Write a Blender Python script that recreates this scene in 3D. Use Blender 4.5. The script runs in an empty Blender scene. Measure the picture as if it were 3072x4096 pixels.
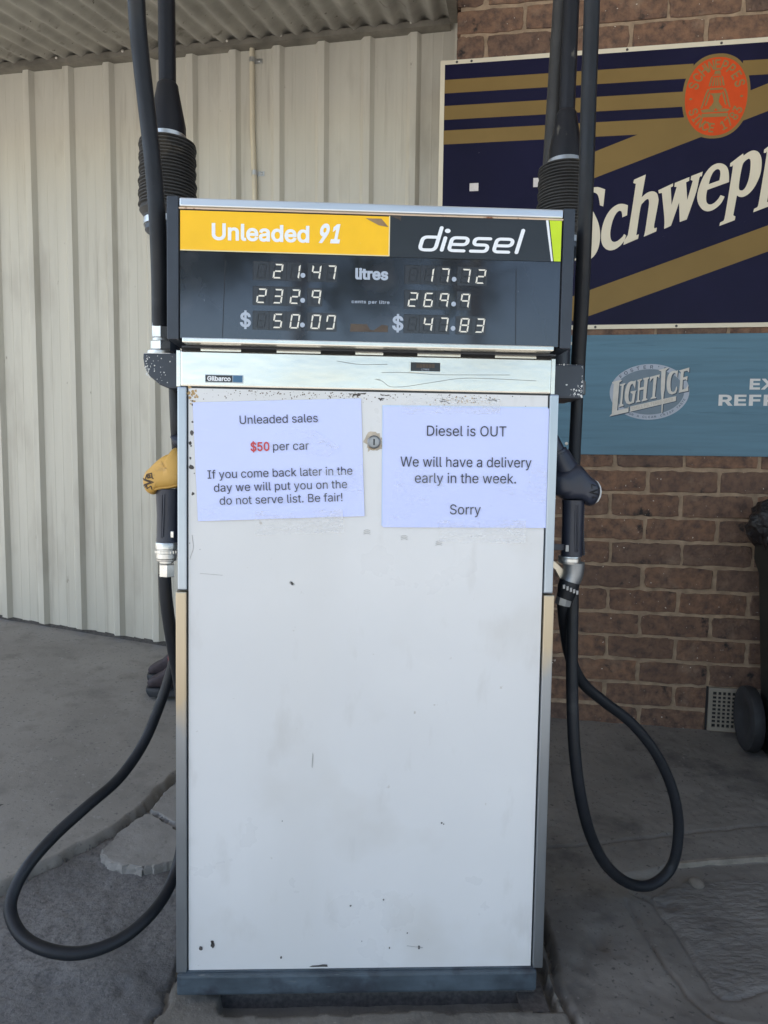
import bpy, bmesh, math, random
import numpy as np
from mathutils import Matrix, Vector
from mathutils.geometry import delaunay_2d_cdt

random.seed(7)
RAD = math.radians
scene = bpy.context.scene
COL = scene.collection

# ------------------------------------------------------------------ camera
F_PX = 2841.0
PITCH, ROLL, YAW = -0.0616, -0.0166, -0.0420
CAM = Vector((-0.0254, -1.2769, 0.9967))


def rot3(p, r, y):
    return (Matrix.Rotation(y, 3, 'Z') @ Matrix.Rotation(p, 3, 'X') @ Matrix.Rotation(r, 3, 'Y'))


CR = rot3(PITCH, ROLL, YAW)            # columns: right, forward, up
cam_data = bpy.data.cameras.new('camera')
cam_data.sensor_fit = 'VERTICAL'
cam_data.sensor_height = 36.0
cam_data.sensor_width = 27.0
cam_data.lens = 36.0 * F_PX / 4096.0
cam_data.clip_start = 0.02
cam_data.clip_end = 500.0
cam = bpy.data.objects.new('camera', cam_data)
COL.objects.link(cam)
right, fwd, up = CR.col[0], CR.col[1], CR.col[2]
mw = Matrix.Identity(4)
for i in range(3):
    mw[i][0], mw[i][1], mw[i][2], mw[i][3] = right[i], up[i], -fwd[i], CAM[i]
cam.matrix_world = mw
scene.camera = cam

# ------------------------------------------------------------------ sky and sun
SUN_EL = RAD(52)
SUN_AZ = Vector((-0.86, -0.30, 0)).normalized()
world = bpy.data.worlds.new('World')
scene.world = world
world.use_nodes = True
wn = world.node_tree.nodes
sky = wn.new('ShaderNodeTexSky')
sky.sky_type = 'NISHITA'
sky.sun_disc = False
sky.sun_elevation = SUN_EL
sky.sun_rotation = math.atan2(SUN_AZ.x, SUN_AZ.y)
bg = wn['Background']
world.node_tree.links.new(sky.outputs[0], bg.inputs[0])
bg.inputs[1].default_value = 0.10
sun_data = bpy.data.lights.new('sun', 'SUN')
sun_data.energy = 4.6
sun_data.angle = RAD(0.55)
sun_data.color = (1.0, 0.96, 0.91)
sun = bpy.data.objects.new('sun', sun_data)
COL.objects.link(sun)
sdir = SUN_AZ * math.cos(SUN_EL) + Vector((0, 0, math.sin(SUN_EL)))
sun.rotation_euler = sdir.to_track_quat('Z', 'Y').to_euler()
sun.location = sdir * 30
scene.view_settings.view_transform = 'Standard'
scene.view_settings.look = 'None'
scene.view_settings.exposure = 1.88
scene.view_settings.gamma = 1.0
scene.view_settings.use_curve_mapping = False
scene.cycles.max_bounces = 8
scene.cycles.diffuse_bounces = 5

# ------------------------------------------------------------------ frames
WALL_R = rot3(0.0263, 0.00005, -0.19977)
WALL = Matrix.Translation((0, 1.39905, 1.0)) @ WALL_R.to_4x4()   # local x along the wall, y into it, z up
WORLD = Matrix.Identity(4)


def at(px, py, y):
    """world point in the vertical plane Y=y, for dimensions read off the photograph"""
    k = 3072.0 / 1659.0
    d = CR @ Vector(((px * k - 1536) / F_PX, 1.0, -(py * k - 2048) / F_PX))
    t = (y - CAM.y) / d.y
    return CAM + d * t


# ------------------------------------------------------------------ mesh builder
class MB:
    def __init__(self):
        self.v, self.f, self.m = [], [], []

    def add(self, vs, fs, mi=0):
        b = len(self.v)
        self.v += [Vector(p) for p in vs]
        self.f += [[i + b for i in f] for f in fs]
        self.m += [mi] * len(fs)
        return self

    def box(self, x0, x1, y0, y1, z0, z1, mi=0):
        vs = [(x, y, z) for x in (x0, x1) for y in (y0, y1) for z in (z0, z1)]
        return self.add(vs, [(0, 1, 3, 2), (4, 6, 7, 5), (0, 4, 5, 1), (2, 3, 7, 6), (0, 2, 6, 4), (1, 5, 7, 3)], mi)

    def prism(self, poly, y0, y1, mi=0):
        """polygon in x,z pushed through y"""
        n = len(poly)
        vs = [(x, y0, z) for x, z in poly] + [(x, y1, z) for x, z in poly]
        fs = [list(range(n)), list(range(2 * n - 1, n - 1, -1))]
        fs += [(i, i + n, (i + 1) % n + n, (i + 1) % n) for i in range(n)]
        return self.add(vs, fs, mi)

    def slab(self, poly, z0, z1, mi=0):
        n = len(poly)
        vs = [(x, y, z0) for x, y in poly] + [(x, y, z1) for x, y in poly]
        fs = [list(range(n)), list(range(2 * n - 1, n - 1, -1))]
        fs += [(i, i + n, (i + 1) % n + n, (i + 1) % n) for i in range(n)]
        return self.add(vs, fs, mi)

    def quad(self, a, b, c, d, mi=0):
        return self.add([a, b, c, d], [(0, 1, 2, 3)], mi)

    def sheet(self, poly, y, mi=0):
        return self.add([(x, y, z) for x, z in poly], [list(range(len(poly)))], mi)

    def lathe(self, prof, base, axis=(0, 0, 1), n=28, mi=0, cap=True):
        """prof: (radius, height) pairs"""
        ax = Vector(axis).normalized()
        a = ax.orthogonal().normalized()
        b = ax.cross(a)
        base = Vector(base)
        vs, fs = [], []
        for r, h in prof:
            for k in range(n):
                t = 2 * math.pi * k / n
                vs.append(base + ax * h + (a * math.cos(t) + b * math.sin(t)) * r)
        for i in range(len(prof) - 1):
            for k in range(n):
                k2 = (k + 1) % n
                fs.append((i * n + k, i * n + k2, (i + 1) * n + k2, (i + 1) * n + k))
        if cap:
            fs.append(list(range(n))[::-1])
            fs.append([len(vs) - n + k for k in range(n)])
        return self.add(vs, fs, mi)

    def tube(self, pts, r, n=14, mi=0, cap=True):
        pts = [Vector(p) for p in pts]
        rs = r if isinstance(r, (list, tuple)) else [r] * len(pts)
        t0 = (pts[1] - pts[0]).normalized()
        a = t0.orthogonal().normalized()
        vs, fs = [], []
        for i, p in enumerate(pts):
            t = (pts[min(i + 1, len(pts) - 1)] - pts[max(i - 1, 0)]).normalized()
            a = (a - t * a.dot(t)).normalized()
            b = t.cross(a)
            for k in range(n):
                w = 2 * math.pi * k / n
                vs.append(p + (a * math.cos(w) + b * math.sin(w)) * rs[i])
        for i in range(len(pts) - 1):
            for k in range(n):
                k2 = (k + 1) % n
                fs.append((i * n + k, i * n + k2, (i + 1) * n + k2, (i + 1) * n + k))
        if cap:
            fs.append(list(range(n))[::-1])
            fs.append([len(vs) - n + k for k in range(n)])
        return self.add(vs, fs, mi)

    def pillow(self, poly, yc, thick, steps=7, mi=0, power=0.42):
        """a rounded solid with the given x,z outline"""
        n = len(poly)
        cx = sum(p[0] for p in poly) / n
        cz = sum(p[1] for p in poly) / n
        vs, fs = [], []
        for i in range(steps):
            s = math.sin(math.pi * (i + 0.35) / (steps - 0.3))
            y = yc + thick * (-0.5 * math.cos(math.pi * i / (steps - 1)))
            s = s ** power
            for x, z in poly:
                vs.append((cx + (x - cx) * s, y, cz + (z - cz) * s))
        for i in range(steps - 1):
            for k in range(n):
                k2 = (k + 1) % n
                fs.append((i * n + k, i * n + k2, (i + 1) * n + k2, (i + 1) * n + k))
        fs.append(list(range(n))[::-1])
        fs.append([len(vs) - n + k for k in range(n)])
        return self.add(vs, fs, mi)

    def mesh_in(self, verts, faces, mi=0):
        return self.add(verts, faces, mi)

    def build(self, name, mats, parent=None, origin=None, smooth=None, bevel=0.0, frame=None, segs=2):
        if parent is not None:
            o0 = Vector(parent['_o'])
        else:
            o0 = Vector(origin) if origin is not None else Vector((0, 0, 0))
        me = bpy.data.meshes.new(name)
        me.from_pydata([p - o0 for p in self.v], [], self.f)
        if not isinstance(mats, (list, tuple)):
            mats = [mats]
        for m in mats:
            me.materials.append(m)
        me.polygons.foreach_set('material_index', self.m)
        bm = bmesh.new()
        bm.from_mesh(me)
        bmesh.ops.recalc_face_normals(bm, faces=bm.faces)
        if bevel > 0:
            es = [e for e in bm.edges if len(e.link_faces) == 2 and e.calc_face_angle(0) > 0.6]
            bmesh.ops.bevel(bm, geom=es, offset=bevel, segments=segs, affect='EDGES', profile=0.6, clamp_overlap=True)
        bm.to_mesh(me)
        bm.free()
        if smooth is not None:
            me.polygons.foreach_set('use_smooth', [True] * len(me.polygons))
            me.set_sharp_from_angle(angle=RAD(smooth))
        ob = bpy.data.objects.new(name, me)
        COL.objects.link(ob)
        ob['_o'] = tuple(o0)
        if parent is not None:
            ob.parent = parent
        else:
            ob.matrix_world = (frame or WORLD) @ Matrix.Translation(o0)
        return ob


def empty(name, origin, frame=None):
    o = bpy.data.objects.new(name, None)
    o.empty_display_size = 0.05
    COL.objects.link(o)
    o['_o'] = tuple(origin)
    o.matrix_world = (frame or WORLD) @ Matrix.Translation(Vector(origin))
    return o


def tag(o, label=None, cat=None, group=None, kind=None):
    if label:
        o['label'] = label
    if cat:
        o['category'] = cat
    if group:
        o['group'] = group
    if kind:
        o['kind'] = kind
    return o


# ------------------------------------------------------------------ flat lettering and shapes
def curve_mesh(cu):
    ob = bpy.data.objects.new('tmp', cu)
    me = bpy.data.meshes.new_from_object(ob)
    vs = [v.co.copy() for v in me.vertices]
    fs = [list(p.vertices) for p in me.polygons]
    bpy.data.objects.remove(ob)
    bpy.data.curves.remove(cu)
    bpy.data.meshes.remove(me)
    return vs, fs


SANS = None
try:                                       # Blender's own interface typeface, when the installation has it
    import os
    SANS = bpy.data.fonts.load(os.path.join(bpy.utils.system_resource('DATAFILES'), 'fonts', 'Inter.woff2'))
except Exception:
    SANS = None


def bez(p0, h0, h1, p1, n=5):
    return [tuple(((1 - t) ** 3 * p0 + 3 * (1 - t) ** 2 * t * h0 + 3 * (1 - t) * t * t * h1 + t ** 3 * p1)[:2]) for t in [k / n for k in range(n)]]


def area2(p):
    return sum(p[i - 1][0] * p[i][1] - p[i][0] * p[i - 1][1] for i in range(len(p)))


GCACHE = {}


def glyphs(body, bold=0.0, depth=0.0, spacing=1.0):
    """letter outlines, each stroke contour filled on its own so that overlapping contours do not cancel"""
    key = (body, bold, spacing)
    if key in GCACHE:
        return GCACHE[key]
    cu = bpy.data.curves.new('txt', 'FONT')
    cu.body = body
    if SANS is not None:
        cu.font = SANS
    cu.space_character = spacing
    ob = bpy.data.objects.new('txt', cu)
    c2 = ob.to_curve(bpy.context.evaluated_depsgraph_get())
    loops = []
    for sp in c2.splines:
        if sp.type == 'BEZIER':
            b = sp.bezier_points
            lp = []
            for k in range(len(b)):
                p, q = b[k], b[(k + 1) % len(b)]
                straight = (p.handle_right - p.co).length < 1e-5 and (q.handle_left - q.co).length < 1e-5
                lp += [tuple(p.co[:2])] if straight else bez(p.co, p.handle_right, q.handle_left, q.co)
        else:
            lp = [tuple(p.co[:2]) for p in sp.points]
        if len(lp) > 2 and abs(area2(lp)) > 1e-6:
            loops.append(lp)
    ob.to_curve_clear()
    bpy.data.objects.remove(ob)
    bpy.data.curves.remove(cu)
    if not loops:
        return [], []
    big = max(loops, key=lambda p: abs(area2(p)))
    sgn = 1 if area2(big) > 0 else -1
    V, Fc = [], []
    # group contours letter by letter (bounding boxes that overlap)
    boxes = [(min(p[0] for p in l), max(p[0] for p in l)) for l in loops]
    order = sorted(range(len(loops)), key=lambda k: boxes[k][0])
    groups, hi = [], -1e9
    for k in order:
        if boxes[k][0] > hi:
            groups.append([])
        groups[-1].append(loops[k])
        hi = max(hi, boxes[k][1])
    for g in groups:
        pts, edges, ring = [], [], []
        for lp in g:
            q = []
            for p in lp:
                if not q or (abs(p[0] - q[-1][0]) + abs(p[1] - q[-1][1])) > 1e-4:
                    q.append(p)
            if (abs(q[0][0] - q[-1][0]) + abs(q[0][1] - q[-1][1])) < 1e-4:
                q.pop()
            if bold:
                n = len(q)
                out = []
                for k in range(n):
                    a = (Vector(q[k]) - Vector(q[k - 1])).normalized()
                    b = (Vector(q[(k + 1) % n]) - Vector(q[k])).normalized()
                    m = Vector((a.y + b.y, -a.x - b.x))
                    d = 1 + a.dot(b)
                    m = m / max(d, 0.5)
                    out.append((q[k][0] + m.x * bold * sgn, q[k][1] + m.y * bold * sgn))
                q = out
            b0 = len(pts)
            pts += [Vector(p) for p in q]
            edges += [(b0 + k, b0 + (k + 1) % len(q)) for k in range(len(q))]
            ring.append(q)
        vv, ee, ff, *_ = delaunay_2d_cdt(pts, edges, [], 0, 1e-6)
        R = [np.array(q) for q in ring]
        keep = []
        for f in ff:
            cx = sum(vv[t].x for t in f) / len(f)
            cy = sum(vv[t].y for t in f) / len(f)
            w = 0
            for q in R:
                x0, y0 = q[:, 0], q[:, 1]
                x1, y1 = np.roll(x0, -1), np.roll(y0, -1)
                cr = (x1 - x0) * (cy - y0) - (cx - x0) * (y1 - y0)
                w += int(((y0 <= cy) & (y1 > cy) & (cr > 0)).sum()) - int(((y0 > cy) & (y1 <= cy) & (cr < 0)).sum())
            if w:
                keep.append(f)
        k = len(V)
        V += [Vector((v.x, v.y, 0)) for v in vv]
        Fc += [[t + k for t in f] for f in keep]
    GCACHE[key] = (V, Fc)
    return V, Fc


CAP = max(v.y for v in glyphs('H')[0])


def text(mb, body, x0, x1, base, cap, y, shear=0.0, bold=0.0, rot=0.0, depth=0.0, mi=0, spacing=1.0, frm=None):
    """body fitted between x0 and x1, standing on base, facing -y"""
    vs, fs = glyphs(body, bold, 0.0, spacing)
    if not vs:
        return mb
    s = cap / CAP
    a = min(v.x for v in vs)
    b = max(v.x + (shear * v.y if False else 0) for v in vs)
    kx = (x1 - x0) / (b - a)
    c, si = math.cos(rot), math.sin(rot)
    out = []
    for v in vs:
        X = (v.x - a) * kx + shear * v.y * s
        Z = v.y * s
        if frm:
            X, Z = frm(X, Z)
            out.append(Vector((X, y, Z)))
        else:
            out.append(Vector((x0 + X * c - Z * si, y - v.z * 0.00003, base + X * si + Z * c)))
    mb.add(out, fs, mi)
    return mb


def fill(mb, loops, y, mi=0):
    """filled flat outline with holes, in x,z, facing -y"""
    cu = bpy.data.curves.new('shape', 'CURVE')
    cu.dimensions = '2D'
    cu.fill_mode = 'BOTH'
    for lp in loops:
        sp = cu.splines.new('POLY')
        sp.points.add(len(lp) - 1)
        for p, q in zip(sp.points, lp):
            p.co = (q[0], q[1], 0, 1)
        sp.use_cyclic_u = True
    vs, fs = curve_mesh(cu)
    mb.add([(v.x, y, v.y) for v in vs], fs, mi)
    return mb


def smooth_loop(p, lim=48, closed=True):
    n = len(p)
    corner = []
    for i in range(n):
        a = Vector(p[i]) - Vector(p[i - 1])
        b = Vector(p[(i + 1) % n]) - Vector(p[i])
        corner.append(a.length < 1e-9 or b.length < 1e-9 or math.degrees(abs(a.angle_signed(b))) > lim)
    out = []
    for i in range(n):
        p1, p2 = Vector(p[i]), Vector(p[(i + 1) % n])
        p0 = p1 * 2 - p2 if corner[i] else Vector(p[i - 1])
        p3 = p2 * 2 - p1 if corner[(i + 1) % n] else Vector(p[(i + 2) % n])
        for t in (0, 1 / 3, 2 / 3):
            out.append(tuple(0.5 * ((2 * p1) + (p2 - p0) * t + (2 * p0 - 5 * p1 + 4 * p2 - p3) * t * t
                                    + (3 * p1 - p0 - 3 * p2 + p3) * t ** 3)))
    return out


def catmull(pts, sub=10):
    pts = [Vector(p) for p in pts]
    out = []
    for i in range(len(pts) - 1):
        p1, p2 = pts[i], pts[i + 1]
        p0 = pts[i - 1] if i else p1 * 2 - p2
        p3 = pts[i + 2] if i + 2 < len(pts) else p2 * 2 - p1
        for k in range(sub):
            t = k / sub
            out.append(0.5 * ((2 * p1) + (p2 - p0) * t + (2 * p0 - 5 * p1 + 4 * p2 - p3) * t * t
                              + (3 * p1 - p0 - 3 * p2 + p3) * t ** 3))
    out.append(pts[-1])
    return out


def oval(cx, cz, a, b, n=56, e=1.0):
    out = []
    for k in range(n):
        t = 2 * math.pi * k / n
        c, s = math.cos(t), math.sin(t)
        out.append((cx + a * math.copysign(abs(c) ** e, c), cz + b * math.copysign(abs(s) ** e, s)))
    return out


def stroke(mb, pts, w, y, mi=0, lift=0.0):
    """thick flat polyline with round ends and joints in x,z"""
    r = w / 2
    for i in range(len(pts) - 1):
        a, b = Vector(pts[i]), Vector(pts[i + 1])
        d = (b - a).normalized()
        ang = math.atan2(d.y, d.x)
        poly = []
        for k in range(9):
            t = ang + math.pi / 2 + math.pi * k / 8
            poly.append((a.x + r * math.cos(t), a.y + r * math.sin(t)))
        for k in range(9):
            t = ang - math.pi / 2 + math.pi * k / 8
            poly.append((b.x + r * math.cos(t), b.y + r * math.sin(t)))
        mb.sheet(poly, y - i * 0.00003 - lift, mi)
    return mb


def arc_text(mb, body, cx, cz, a, b, t0, t1, h, y, top=True, bold=0.0, wide=1.0, mi=0):
    """letters spread along an ellipse from angle t0 to t1 (degrees)"""
    n = len(body)
    for i, ch in enumerate(body):
        if ch == ' ':
            continue
        t = RAD(t0 + (t1 - t0) * i / (n - 1))
        px, pz = cx + a * math.cos(t), cz + b * math.sin(t)
        nx, nz = math.cos(t) / a, math.sin(t) / b
        ln = math.hypot(nx, nz)
        nx, nz = nx / ln, nz / ln
        if not top:
            nx, nz = -nx, -nz
        ux, uz = nz, -nx
        vs, fs = glyphs(ch, bold)
        s = h / CAP
        mid = (min(v.x for v in vs) + max(v.x for v in vs)) / 2
        out = []
        for v in vs:
            X, Z = (v.x - mid) * s * wide, v.y * s - h / 2
            out.append((px + ux * X + nx * Z, y - v.z * 0.00003, pz + uz * X + nz * Z))
        mb.add(out, fs, mi)
    return mb


# ------------------------------------------------------------------ materials
MATS = {}


def mat(name, col, rough=0.5, metal=0.0, var=None, spots=(), bump=None, spec=0.5, rvar=None, trans=0.0, alpha=1.0,
        stretch=None, coat=0.0, zmix=None, coatbump=None, anoise=None):
    m = bpy.data.materials.new(name)
    MATS[name] = m
    m.use_nodes = True
    nt = m.node_tree
    N, L = nt.nodes, nt.links
    bs = N['Principled BSDF']
    bs.inputs['Roughness'].default_value = rough
    bs.inputs['Metallic'].default_value = metal
    bs.inputs['Specular IOR Level'].default_value = spec
    bs.inputs['Coat Weight'].default_value = coat
    if trans:
        bs.inputs['Transmission Weight'].default_value = trans
    if alpha < 1:
        bs.inputs['Alpha'].default_value = alpha
    tc = N.new('ShaderNodeTexCoord')

    def noise(scale, detail=4.0, st=None, rg=0.55):
        mp = N.new('ShaderNodeMapping')
        L.new(tc.outputs['Object'], mp.inputs[0])
        s = st or (1, 1, 1)
        mp.inputs['Scale'].default_value = s
        mp.inputs['Location'].default_value = (random.uniform(0, 9), random.uniform(0, 9), random.uniform(0, 9))
        nz = N.new('ShaderNodeTexNoise')
        nz.inputs['Scale'].default_value = scale
        nz.inputs['Detail'].default_value = detail
        nz.inputs['Roughness'].default_value = rg
        L.new(mp.outputs[0], nz.inputs['Vector'])
        return nz.outputs['Fac']

    def ramp(sock, lo, hi):
        r = N.new('ShaderNodeMapRange')
        r.inputs['From Min'].default_value = lo
        r.inputs['From Max'].default_value = hi
        L.new(sock, r.inputs['Value'])
        return r.outputs['Result']

    def mix(fac, a, b):
        x = N.new('ShaderNodeMix')
        x.data_type = 'RGBA'
        if hasattr(fac, 'links'):
            L.new(fac, x.inputs[0])
        else:
            x.inputs[0].default_value = fac
        for sk, v in ((x.inputs[6], a), (x.inputs[7], b)):
            if isinstance(v, (tuple, list)):
                sk.default_value = (v[0], v[1], v[2], 1)
            else:
                L.new(v, sk)
        return x.outputs[2]

    cur = col
    if var:
        sc, amt = var[0], var[1]
        st = var[2] if len(var) > 2 else stretch
        lo = tuple(c * (1 - amt) for c in col)
        hi = tuple(min(1, c * (1 + amt)) for c in col)
        cur = mix(ramp(noise(sc, 6, st), 0.3, 0.7), lo, hi)
    for sp in spots:
        c, sc, lo, hi = sp[:4]
        st = sp[4] if len(sp) > 4 else None
        det = sp[5] if len(sp) > 5 else 4.0
        cur = mix(ramp(noise(sc, det, st), lo, hi), cur, c)
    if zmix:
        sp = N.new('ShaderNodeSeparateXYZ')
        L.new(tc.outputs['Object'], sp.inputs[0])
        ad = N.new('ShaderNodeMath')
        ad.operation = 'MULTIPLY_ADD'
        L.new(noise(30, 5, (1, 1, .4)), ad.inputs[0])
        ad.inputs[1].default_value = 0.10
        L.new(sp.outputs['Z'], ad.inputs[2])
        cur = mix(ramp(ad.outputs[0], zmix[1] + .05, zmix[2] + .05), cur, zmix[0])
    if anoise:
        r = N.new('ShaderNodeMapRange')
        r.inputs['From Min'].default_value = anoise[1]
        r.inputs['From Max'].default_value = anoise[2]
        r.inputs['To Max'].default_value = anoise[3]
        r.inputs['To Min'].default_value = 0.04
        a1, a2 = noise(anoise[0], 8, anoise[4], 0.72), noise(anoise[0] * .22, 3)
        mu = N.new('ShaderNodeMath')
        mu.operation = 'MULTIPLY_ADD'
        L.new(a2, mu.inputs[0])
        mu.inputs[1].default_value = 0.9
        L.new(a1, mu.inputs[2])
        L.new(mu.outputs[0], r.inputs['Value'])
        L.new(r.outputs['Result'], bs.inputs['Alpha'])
    if coatbump:
        cb = N.new('ShaderNodeBump')
        cb.inputs['Strength'].default_value = coatbump[1]
        cb.inputs['Distance'].default_value = coatbump[2]
        L.new(noise(coatbump[0], 6, coatbump[3], 0.65), cb.inputs['Height'])
        L.new(cb.outputs['Normal'], bs.inputs['Coat Normal'])
        bs.inputs['Coat Roughness'].default_value = 0.12
    if isinstance(cur, (tuple, list)):
        bs.inputs['Base Color'].default_value = (*cur[:3], 1)
    else:
        L.new(cur, bs.inputs['Base Color'])
    if rvar:
        sc, lo, hi = rvar[:3]
        st = rvar[3] if len(rvar) > 3 else None
        r = N.new('ShaderNodeMapRange')
        r.inputs['From Min'].default_value = 0.3
        r.inputs['From Max'].default_value = 0.7
        r.inputs['To Min'].default_value = lo
        r.inputs['To Max'].default_value = hi
        L.new(noise(sc, 5, st), r.inputs['Value'])
        L.new(r.outputs['Result'], bs.inputs['Roughness'])
    if bump:
        bl = bump if isinstance(bump, list) else [bump]
        prev = None
        for b in bl:
            sc, stg, dist = b[:3]
            st = b[3] if len(b) > 3 else None
            bn = N.new('ShaderNodeBump')
            bn.inputs['Strength'].default_value = stg
            bn.inputs['Distance'].default_value = dist
            L.new(noise(sc, 5, st), bn.inputs['Height'])
            if prev:
                L.new(prev, bn.inputs['Normal'])
            prev = bn.outputs['Normal']
        L.new(prev, bs.inputs['Normal'])
    return m


def brick_mat():
    m = bpy.data.materials.new('brick')
    m.use_nodes = True
    nt = m.node_tree
    N, L = nt.nodes, nt.links
    bs = N['Principled BSDF']
    geo = N.new('ShaderNodeNewGeometry')
    rp = N.new('ShaderNodeValToRGB')
    L.new(geo.outputs['Random Per Island'], rp.inputs[0])
    cs = [(0.0, (0.190, 0.112, 0.074)), (0.25, (0.230, 0.128, 0.080)), (0.5, (0.135, 0.088, 0.066)),
          (0.75, (0.250, 0.140, 0.086)), (1.0, (0.175, 0.110, 0.078))]
    el = rp.color_ramp.elements
    el[0].position, el[0].color = 0.0, (*cs[0][1], 1)
    el[1].position, el[1].color = 1.0, (*cs[-1][1], 1)
    for p, c in cs[1:-1]:
        e = el.new(p)
        e.color = (*c, 1)
    tc = N.new('ShaderNodeTexCoord')

    def nz(scale, det, lo, hi, rg=0.6):
        n = N.new('ShaderNodeTexNoise')
        n.inputs['Scale'].default_value = scale
        n.inputs['Detail'].default_value = det
        n.inputs['Roughness'].default_value = rg
        L.new(tc.outputs['Object'], n.inputs['Vector'])
        r = N.new('ShaderNodeMapRange')
        r.inputs['From Min'].default_value = lo
        r.inputs['From Max'].default_value = hi
        L.new(n.outputs['Fac'], r.inputs['Value'])
        return r.outputs['Result']

    def mix(f, a, b, mode='MIX'):
        x = N.new('ShaderNodeMix')
        x.data_type = 'RGBA'
        x.blend_type = mode
        L.new(f, x.inputs[0])
        for sk, v in ((x.inputs[6], a), (x.inputs[7], b)):
            if isinstance(v, tuple):
                sk.default_value = (*v, 1)
            else:
                L.new(v, sk)
        return x.outputs[2]
    c = mix(nz(30, 8, 0.40, 0.66), rp.outputs[0], (0.085, 0.055, 0.045))
    c = mix(nz(15, 6, 0.625, 0.70), c, (0.022, 0.02, 0.02))          # burnt iron spots
    c = mix(nz(11, 5, 0.56, 0.78), c, (0.27, 0.185, 0.13))             # pale mortar smear
    c = mix(nz(85, 2, 0.735, 0.75), c, (0.66, 0.60, 0.52))          # paint and lime flecks
    L.new(c, bs.inputs['Base Color'])
    bs.inputs['Roughness'].default_value = 0.88
    n = N.new('ShaderNodeTexNoise')
    n.inputs['Scale'].default_value = 90
    n.inputs['Detail'].default_value = 6
    L.new(tc.outputs['Object'], n.inputs['Vector'])
    b = N.new('ShaderNodeBump')
    b.inputs['Strength'].default_value = 0.8
    b.inputs['Distance'].default_value = 0.006
    L.new(n.outputs['Fac'], b.inputs['Height'])
    L.new(b.outputs['Normal'], bs.inputs['Normal'])
    return m


BRICK = brick_mat()
MORTAR = mat('mortar', (0.34, 0.25, 0.172), 0.95, var=(30, 0.28), bump=(220, 0.6, 0.004))
CREAM = mat('cream_cladding', (0.55, 0.525, 0.45), 0.42, var=(3, 0.06), stretch=(6, 6, 0.5),
            spots=[((0.25, 0.22, 0.17), 30, 0.72, 0.76, (1, 1, 0.35)), ((0.38, 0.35, 0.29), 8, 0.58, 0.85, (5, 5, 0.25)), ((0.40, 0.37, 0.31), 3, 0.55, 0.75, (2, 2, .6))])
CREAM_PIPE = mat('cream_conduit', (0.60, 0.54, 0.41), 0.45, var=(12, 0.08))
ZINC = mat('weathered_zinc', (0.36, 0.345, 0.31), 0.55, 0.25, var=(7, 0.22),
           spots=[((0.15, 0.135, 0.11), 14, 0.60, 0.74), ((0.10, 0.085, 0.07), 55, 0.67, 0.72)])
ROOF_TRIM = mat('grimy_trim', (0.20, 0.185, 0.155), 0.6, 0.2, var=(14, 0.3))
GALV = mat('galvanised_steel', (0.55, 0.56, 0.56), 0.38, 0.9, var=(30, 0.15))
SCREW = mat('screw_head', (0.62, 0.59, 0.53), 0.5, 0.3, var=(90, 0.2))
NAVY = mat('navy_enamel', (0.0090, 0.0088, 0.034), 0.42, var=(3, 0.18), spec=0.14,
           spots=[((0.35, 0.34, 0.33), 120, 0.765, 0.78)])
GOLD = mat('gold_paint', (0.225, 0.150, 0.052), 0.55, spec=0.2, var=(4, 0.08), spots=[((0.12, 0.085, 0.04), 10, 0.72, 0.85)])
CREAM_SIGN = mat('cream_paint', (0.72, 0.66, 0.52), 0.5, var=(6, 0.05), spots=[((0.35, 0.28, 0.2), 40, 0.74, 0.8)])
RED_SIGN = mat('orange_red_paint', (0.62, 0.075, 0.014), 0.55, var=(30, 0.04), spec=0.2)
GOLD_TEXT = mat('gold_print', (0.27, 0.185, 0.07), 0.55, spec=0.2)
TAGW = mat('white_tag', (0.70, 0.66, 0.64), 0.7, var=(60, 0.1))
BLUE_SIGN = mat('teal_blue_paint', (0.085, 0.190, 0.265), 0.5, var=(5, 0.12), stretch=(0.5, 1, 9),
                spots=[((0.062, 0.150, 0.215), 9, 0.6, 0.75, (0.6, 1, 8)), ((0.05, 0.105, 0.15), 26, 0.70, 0.76, (0.5, 1, 6))])
BLUE_PALE = mat('pale_blue_print', (0.40, 0.45, 0.53), 0.6, var=(18, 0.06))
BLUE_MID = mat('grey_blue_print', (0.165, 0.225, 0.28), 0.6, var=(18, 0.08))
BLUE_DARK = mat('dark_blue_print', (0.05, 0.075, 0.11), 0.6)
LOGO_CREAM = mat('aged_cream_print', (0.62, 0.60, 0.55), 0.6, var=(40, 0.08), spots=[((0.40, 0.36, 0.30), 55, 0.66, 0.72)])
LOGO_TAN = mat('faded_tan_print', (0.47, 0.43, 0.37), 0.65)
WHITE_VINYL = mat('white_vinyl', (0.66, 0.66, 0.65), 0.55, var=(30, 0.07))
WHITE = mat('white_enamel', (0.715, 0.708, 0.695), 0.30, var=(2.2, 0.045), spec=0.5,
            spots=[((0.60, 0.575, 0.53), 3.2, 0.56, 0.8), ((0.685, 0.675, 0.655), 5, 0.5, 0.75, (1, 1, 0.12)), ((0.63, 0.615, 0.59), 17, 0.60, 0.78, (1, 1, 0.35)),
                   ((0.50, 0.46, 0.41), 45, 0.73, 0.78)],
            rvar=(5, 0.24, 0.42), bump=(2.4, 0.10, 0.02))
RUSTSPECK = mat('rust_stain', (0.45, 0.30, 0.14), 0.85, var=(40, 0.4))
BROWNSPECK = mat('rust_speckle', (0.15, 0.105, 0.075), 0.85, var=(80, 0.4))
CHIP = mat('chipped_paint_steel', (0.075, 0.067, 0.062), 0.7, var=(120, 0.4))
SCUFF = mat('scuff_mark', (0.42, 0.41, 0.39), 0.7, var=(50, 0.2))
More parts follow.
